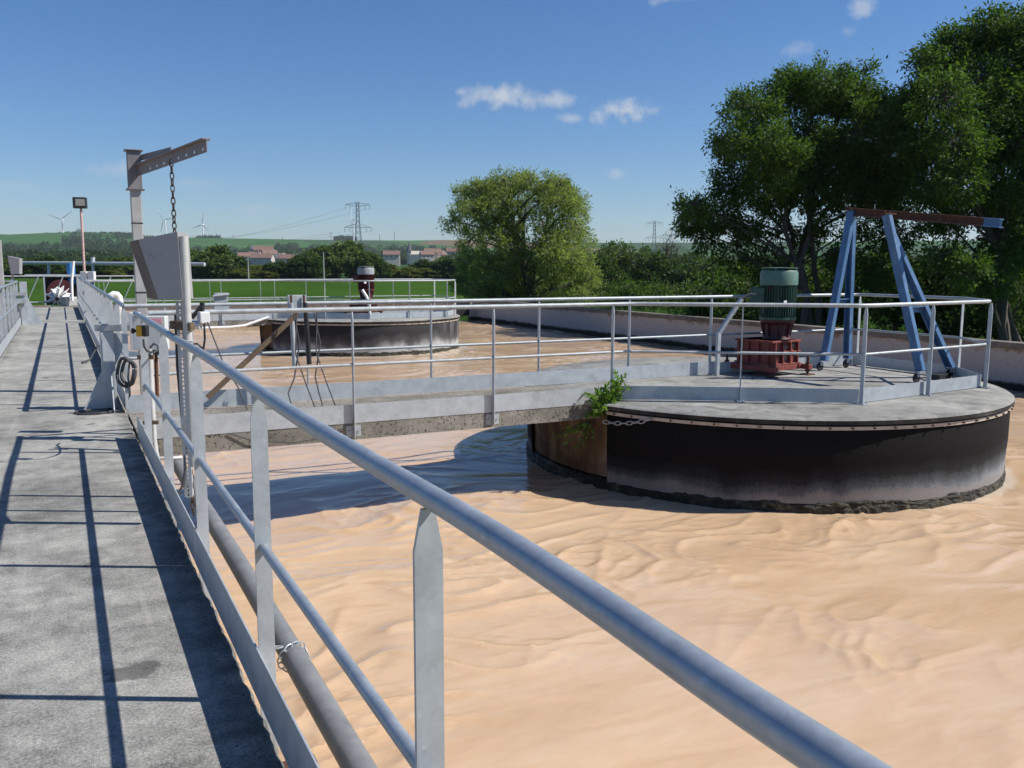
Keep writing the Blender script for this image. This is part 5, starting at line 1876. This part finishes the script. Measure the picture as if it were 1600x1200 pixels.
for u, v0, v1, dp, lab in ((505, 394, 436, 200, 'concrete utility pole in front of the hedgerow right of the village'), (387, 402, 430, 205, 'thin utility pole standing before the village roofs')):
    t = thing('utility_pole', lab, 'pole', tuple(ground_at(u, dp)))
    a = at(u, v0, dp)
    b = Vector((a.x, a.y, GZ))
    part('mast', MB().tube([b, a], [.2, .13], 8), 'pole_concrete', t, True)
    part('cross_arm', MB().bar(a - rt0 * .9 + Vector((0, 0, -.2)), a + rt0 * .9 + Vector((0, 0, -.2)), .1, .1), 'pole_concrete', t)
for u, v0, dp in ((338, 364, 2500), (344, 365, 2500), (364, 366, 2500), (441, 369, 2500), (593, 366, 2400), (616, 361, 2400)):
    a = at(u, v0, dp)
    gz_ = ground_z(a.x, a.y)
    solo('skyline_mast', MB().tube([(a.x, a.y, gz_ - 2), (a.x, a.y, a.z)], .7, 5), 'pylon_steel', 'thin dark mast on the distant skyline', 'mast', (a.x, a.y, gz_), 'masts on the skyline')

# ------------------------------------------------------------------ village


def house(u, v, dp, w, h, d, rot, wall, roof, label, group='village houses'):
    p = at(u, v, dp)                     # eaves centre
    gz_ = ground_z(p.x, p.y)
    base = Vector((p.x, p.y, min(gz_, p.z - h) - 1))
    t = thing('house', label, 'house', tuple(base), group)
    ca, sa = math.cos(rot), math.sin(rot)
    ex, ey = Vector((ca, sa, 0)), Vector((-sa, ca, 0))
    hh = p.z - base.z
    part('wall', MB().prism([(-d / 2, 0), (d / 2, 0), (d / 2, hh), (0, hh + d * .32), (-d / 2, hh)], base, ey, (0, 0, 1), ex, w), wall, t)
    rf = MB()
    for sg in (-1, 1):
        a = base + ey * (sg * d * .56) + Vector((0, 0, hh - .3))
        b = base + Vector((0, 0, hh + d * .36))
        n_ = (b - a).cross(ex).normalized()
        rf.add([a - ex * w * .53, a + ex * w * .53, b + ex * w * .53, b - ex * w * .53] + [q + Vector((0, 0, .35)) for q in (a - ex * w * .53, a + ex * w * .53, b + ex * w * .53, b - ex * w * .53)], [(0, 1, 2, 3), (7, 6, 5, 4), (0, 4, 5, 1), (1, 5, 6, 2), (2, 6, 7, 3), (3, 7, 4, 0)])
    r0 = part('roof', rf, roof, t)
    part('chimney', MB().box(base + ex * w * .3 + Vector((0, 0, hh + d * .36)), (.9, .9, 2.2), rot), 'house_wall_grey', r0)
    for i in range(3):
        q = base + ex * (w * (-.3 + .3 * i)) - ey * (d / 2 + .02) + Vector((0, 0, hh - 1.8))
        part('window', MB().box(q, (1.1, .1, 1.4), rot), 'window_dark', t)


HR = -YAW
vill = [(384, 404, 820, 14, 6, 10, .3, 'house_wall', 'roof_tile', 'cream walled village house behind the thin utility pole'),
        (398, 402, 830, 12, 7, 9, -.2, 'house_wall', 'roof_tile', 'cream village house with broad tiled roof'),
        (399, 392, 880, 8, 9, 8, .1, 'house_wall', 'roof_slate', 'tall yellowish village house with dark slate roof'),
        (412, 394, 860, 18, 8, 11, .15, 'house_wall_grey', 'roof_tile', 'large grey village house with long red roof'),
        (421, 400, 850, 14, 6, 10, .5, 'house_wall_grey', 'roof_tile', 'village house with grey gable below the large red roof'),
        (410, 406, 820, 20, 5, 11, -.05, 'house_wall_grey', 'roof_tile', 'low long tiled barn at the front of the village'),
        (440, 404, 850, 9, 6, 8, .9, 'house_wall', 'roof_tile', 'small white gabled house at the right of the village'),
        (450, 407, 840, 18, 5, 10, .0, 'house_wall_grey', 'roof_tile', 'long low tiled roof at the right end of the village'),
        (434, 406, 840, 12, 5, 9, .2, 'house_wall_grey', 'roof_slate', 'grey slate roofed house in the village'),
        (612, 401, 760, 14, 5, 9, .1, 'house_wall', 'roof_tile', 'sandy house standing alone right of the pylon'),
        (676, 398, 800, 15, 5, 10, .2, 'house_wall', 'roof_tile', 'cream house left of the willow'),
        (688, 401, 800, 10, 5, 8, .7, 'house_wall', 'roof_tile', 'small pale gabled house beside the willow'),
        (710, 396, 830, 14, 6, 10, -.1, 'house_wall', 'roof_tile', 'white house with red roof at the edge of the willow'),
        (667, 401, 790, 12, 5, 9, .3, 'house_wall_grey', 'roof_tile', 'grey house with pale red roof at the foot of the hill')]
for (u, v, dp, w, h, d, ro, wa, rf, lab) in vill:
    house(u, v - 3, dp, w, h, d, HR + ro, wa, rf, lab)
pc = at(641, 402, 900)
ch_ = thing('church', 'pale village church with a pointed spire', 'church', (pc.x, pc.y, pc.z - 8))
part('nave', MB().prism([(-4, 0), (4, 0), (4, 11), (0, 14.5), (-4, 11)], (pc.x + 6, pc.y - 2, pc.z - 8), fwd, (0, 0, 1), rt0, 14), 'house_wall', ch_)
part('tower', MB().box((pc.x - 1, pc.y, pc.z - 1), (4.4, 4.4, 15), HR), 'house_wall_grey', ch_)
part('spire', MB().tube([(pc.x - 1, pc.y, pc.z + 6.5), (pc.x - 1, pc.y, pc.z + 16)], [2.9, .1], 8), 'roof_slate', ch_)

# ------------------------------------------------------------------ hazy air between here and the hills
hm_ = bpy.data.materials.new('air')
hm_.use_nodes = True
ht = hm_.node_tree
ht.nodes.remove(ht.nodes['Principled BSDF'])
pv = ht.nodes.new('ShaderNodeVolumePrincipled')
pv.inputs['Color'].default_value = (.80, .90, 1.0, 1)
pv.inputs['Density'].default_value = 0.00008
pv.inputs['Anisotropy'].default_value = 0.2
ht.links.new(pv.outputs[0], ht.nodes['Material Output'].inputs['Volume'])
hb_ = MB().span((-5400, -5400, -90), (5400, 5400, 230))
MATS['air'] = hm_
ho = bpy.data.objects.new('haze', hb_.mesh('haze', 'air'))
ho['kind'] = 'stuff'
ho['label'] = 'thin blue haze over the distant hills'
ho['category'] = 'haze'
col.objects.link(ho)
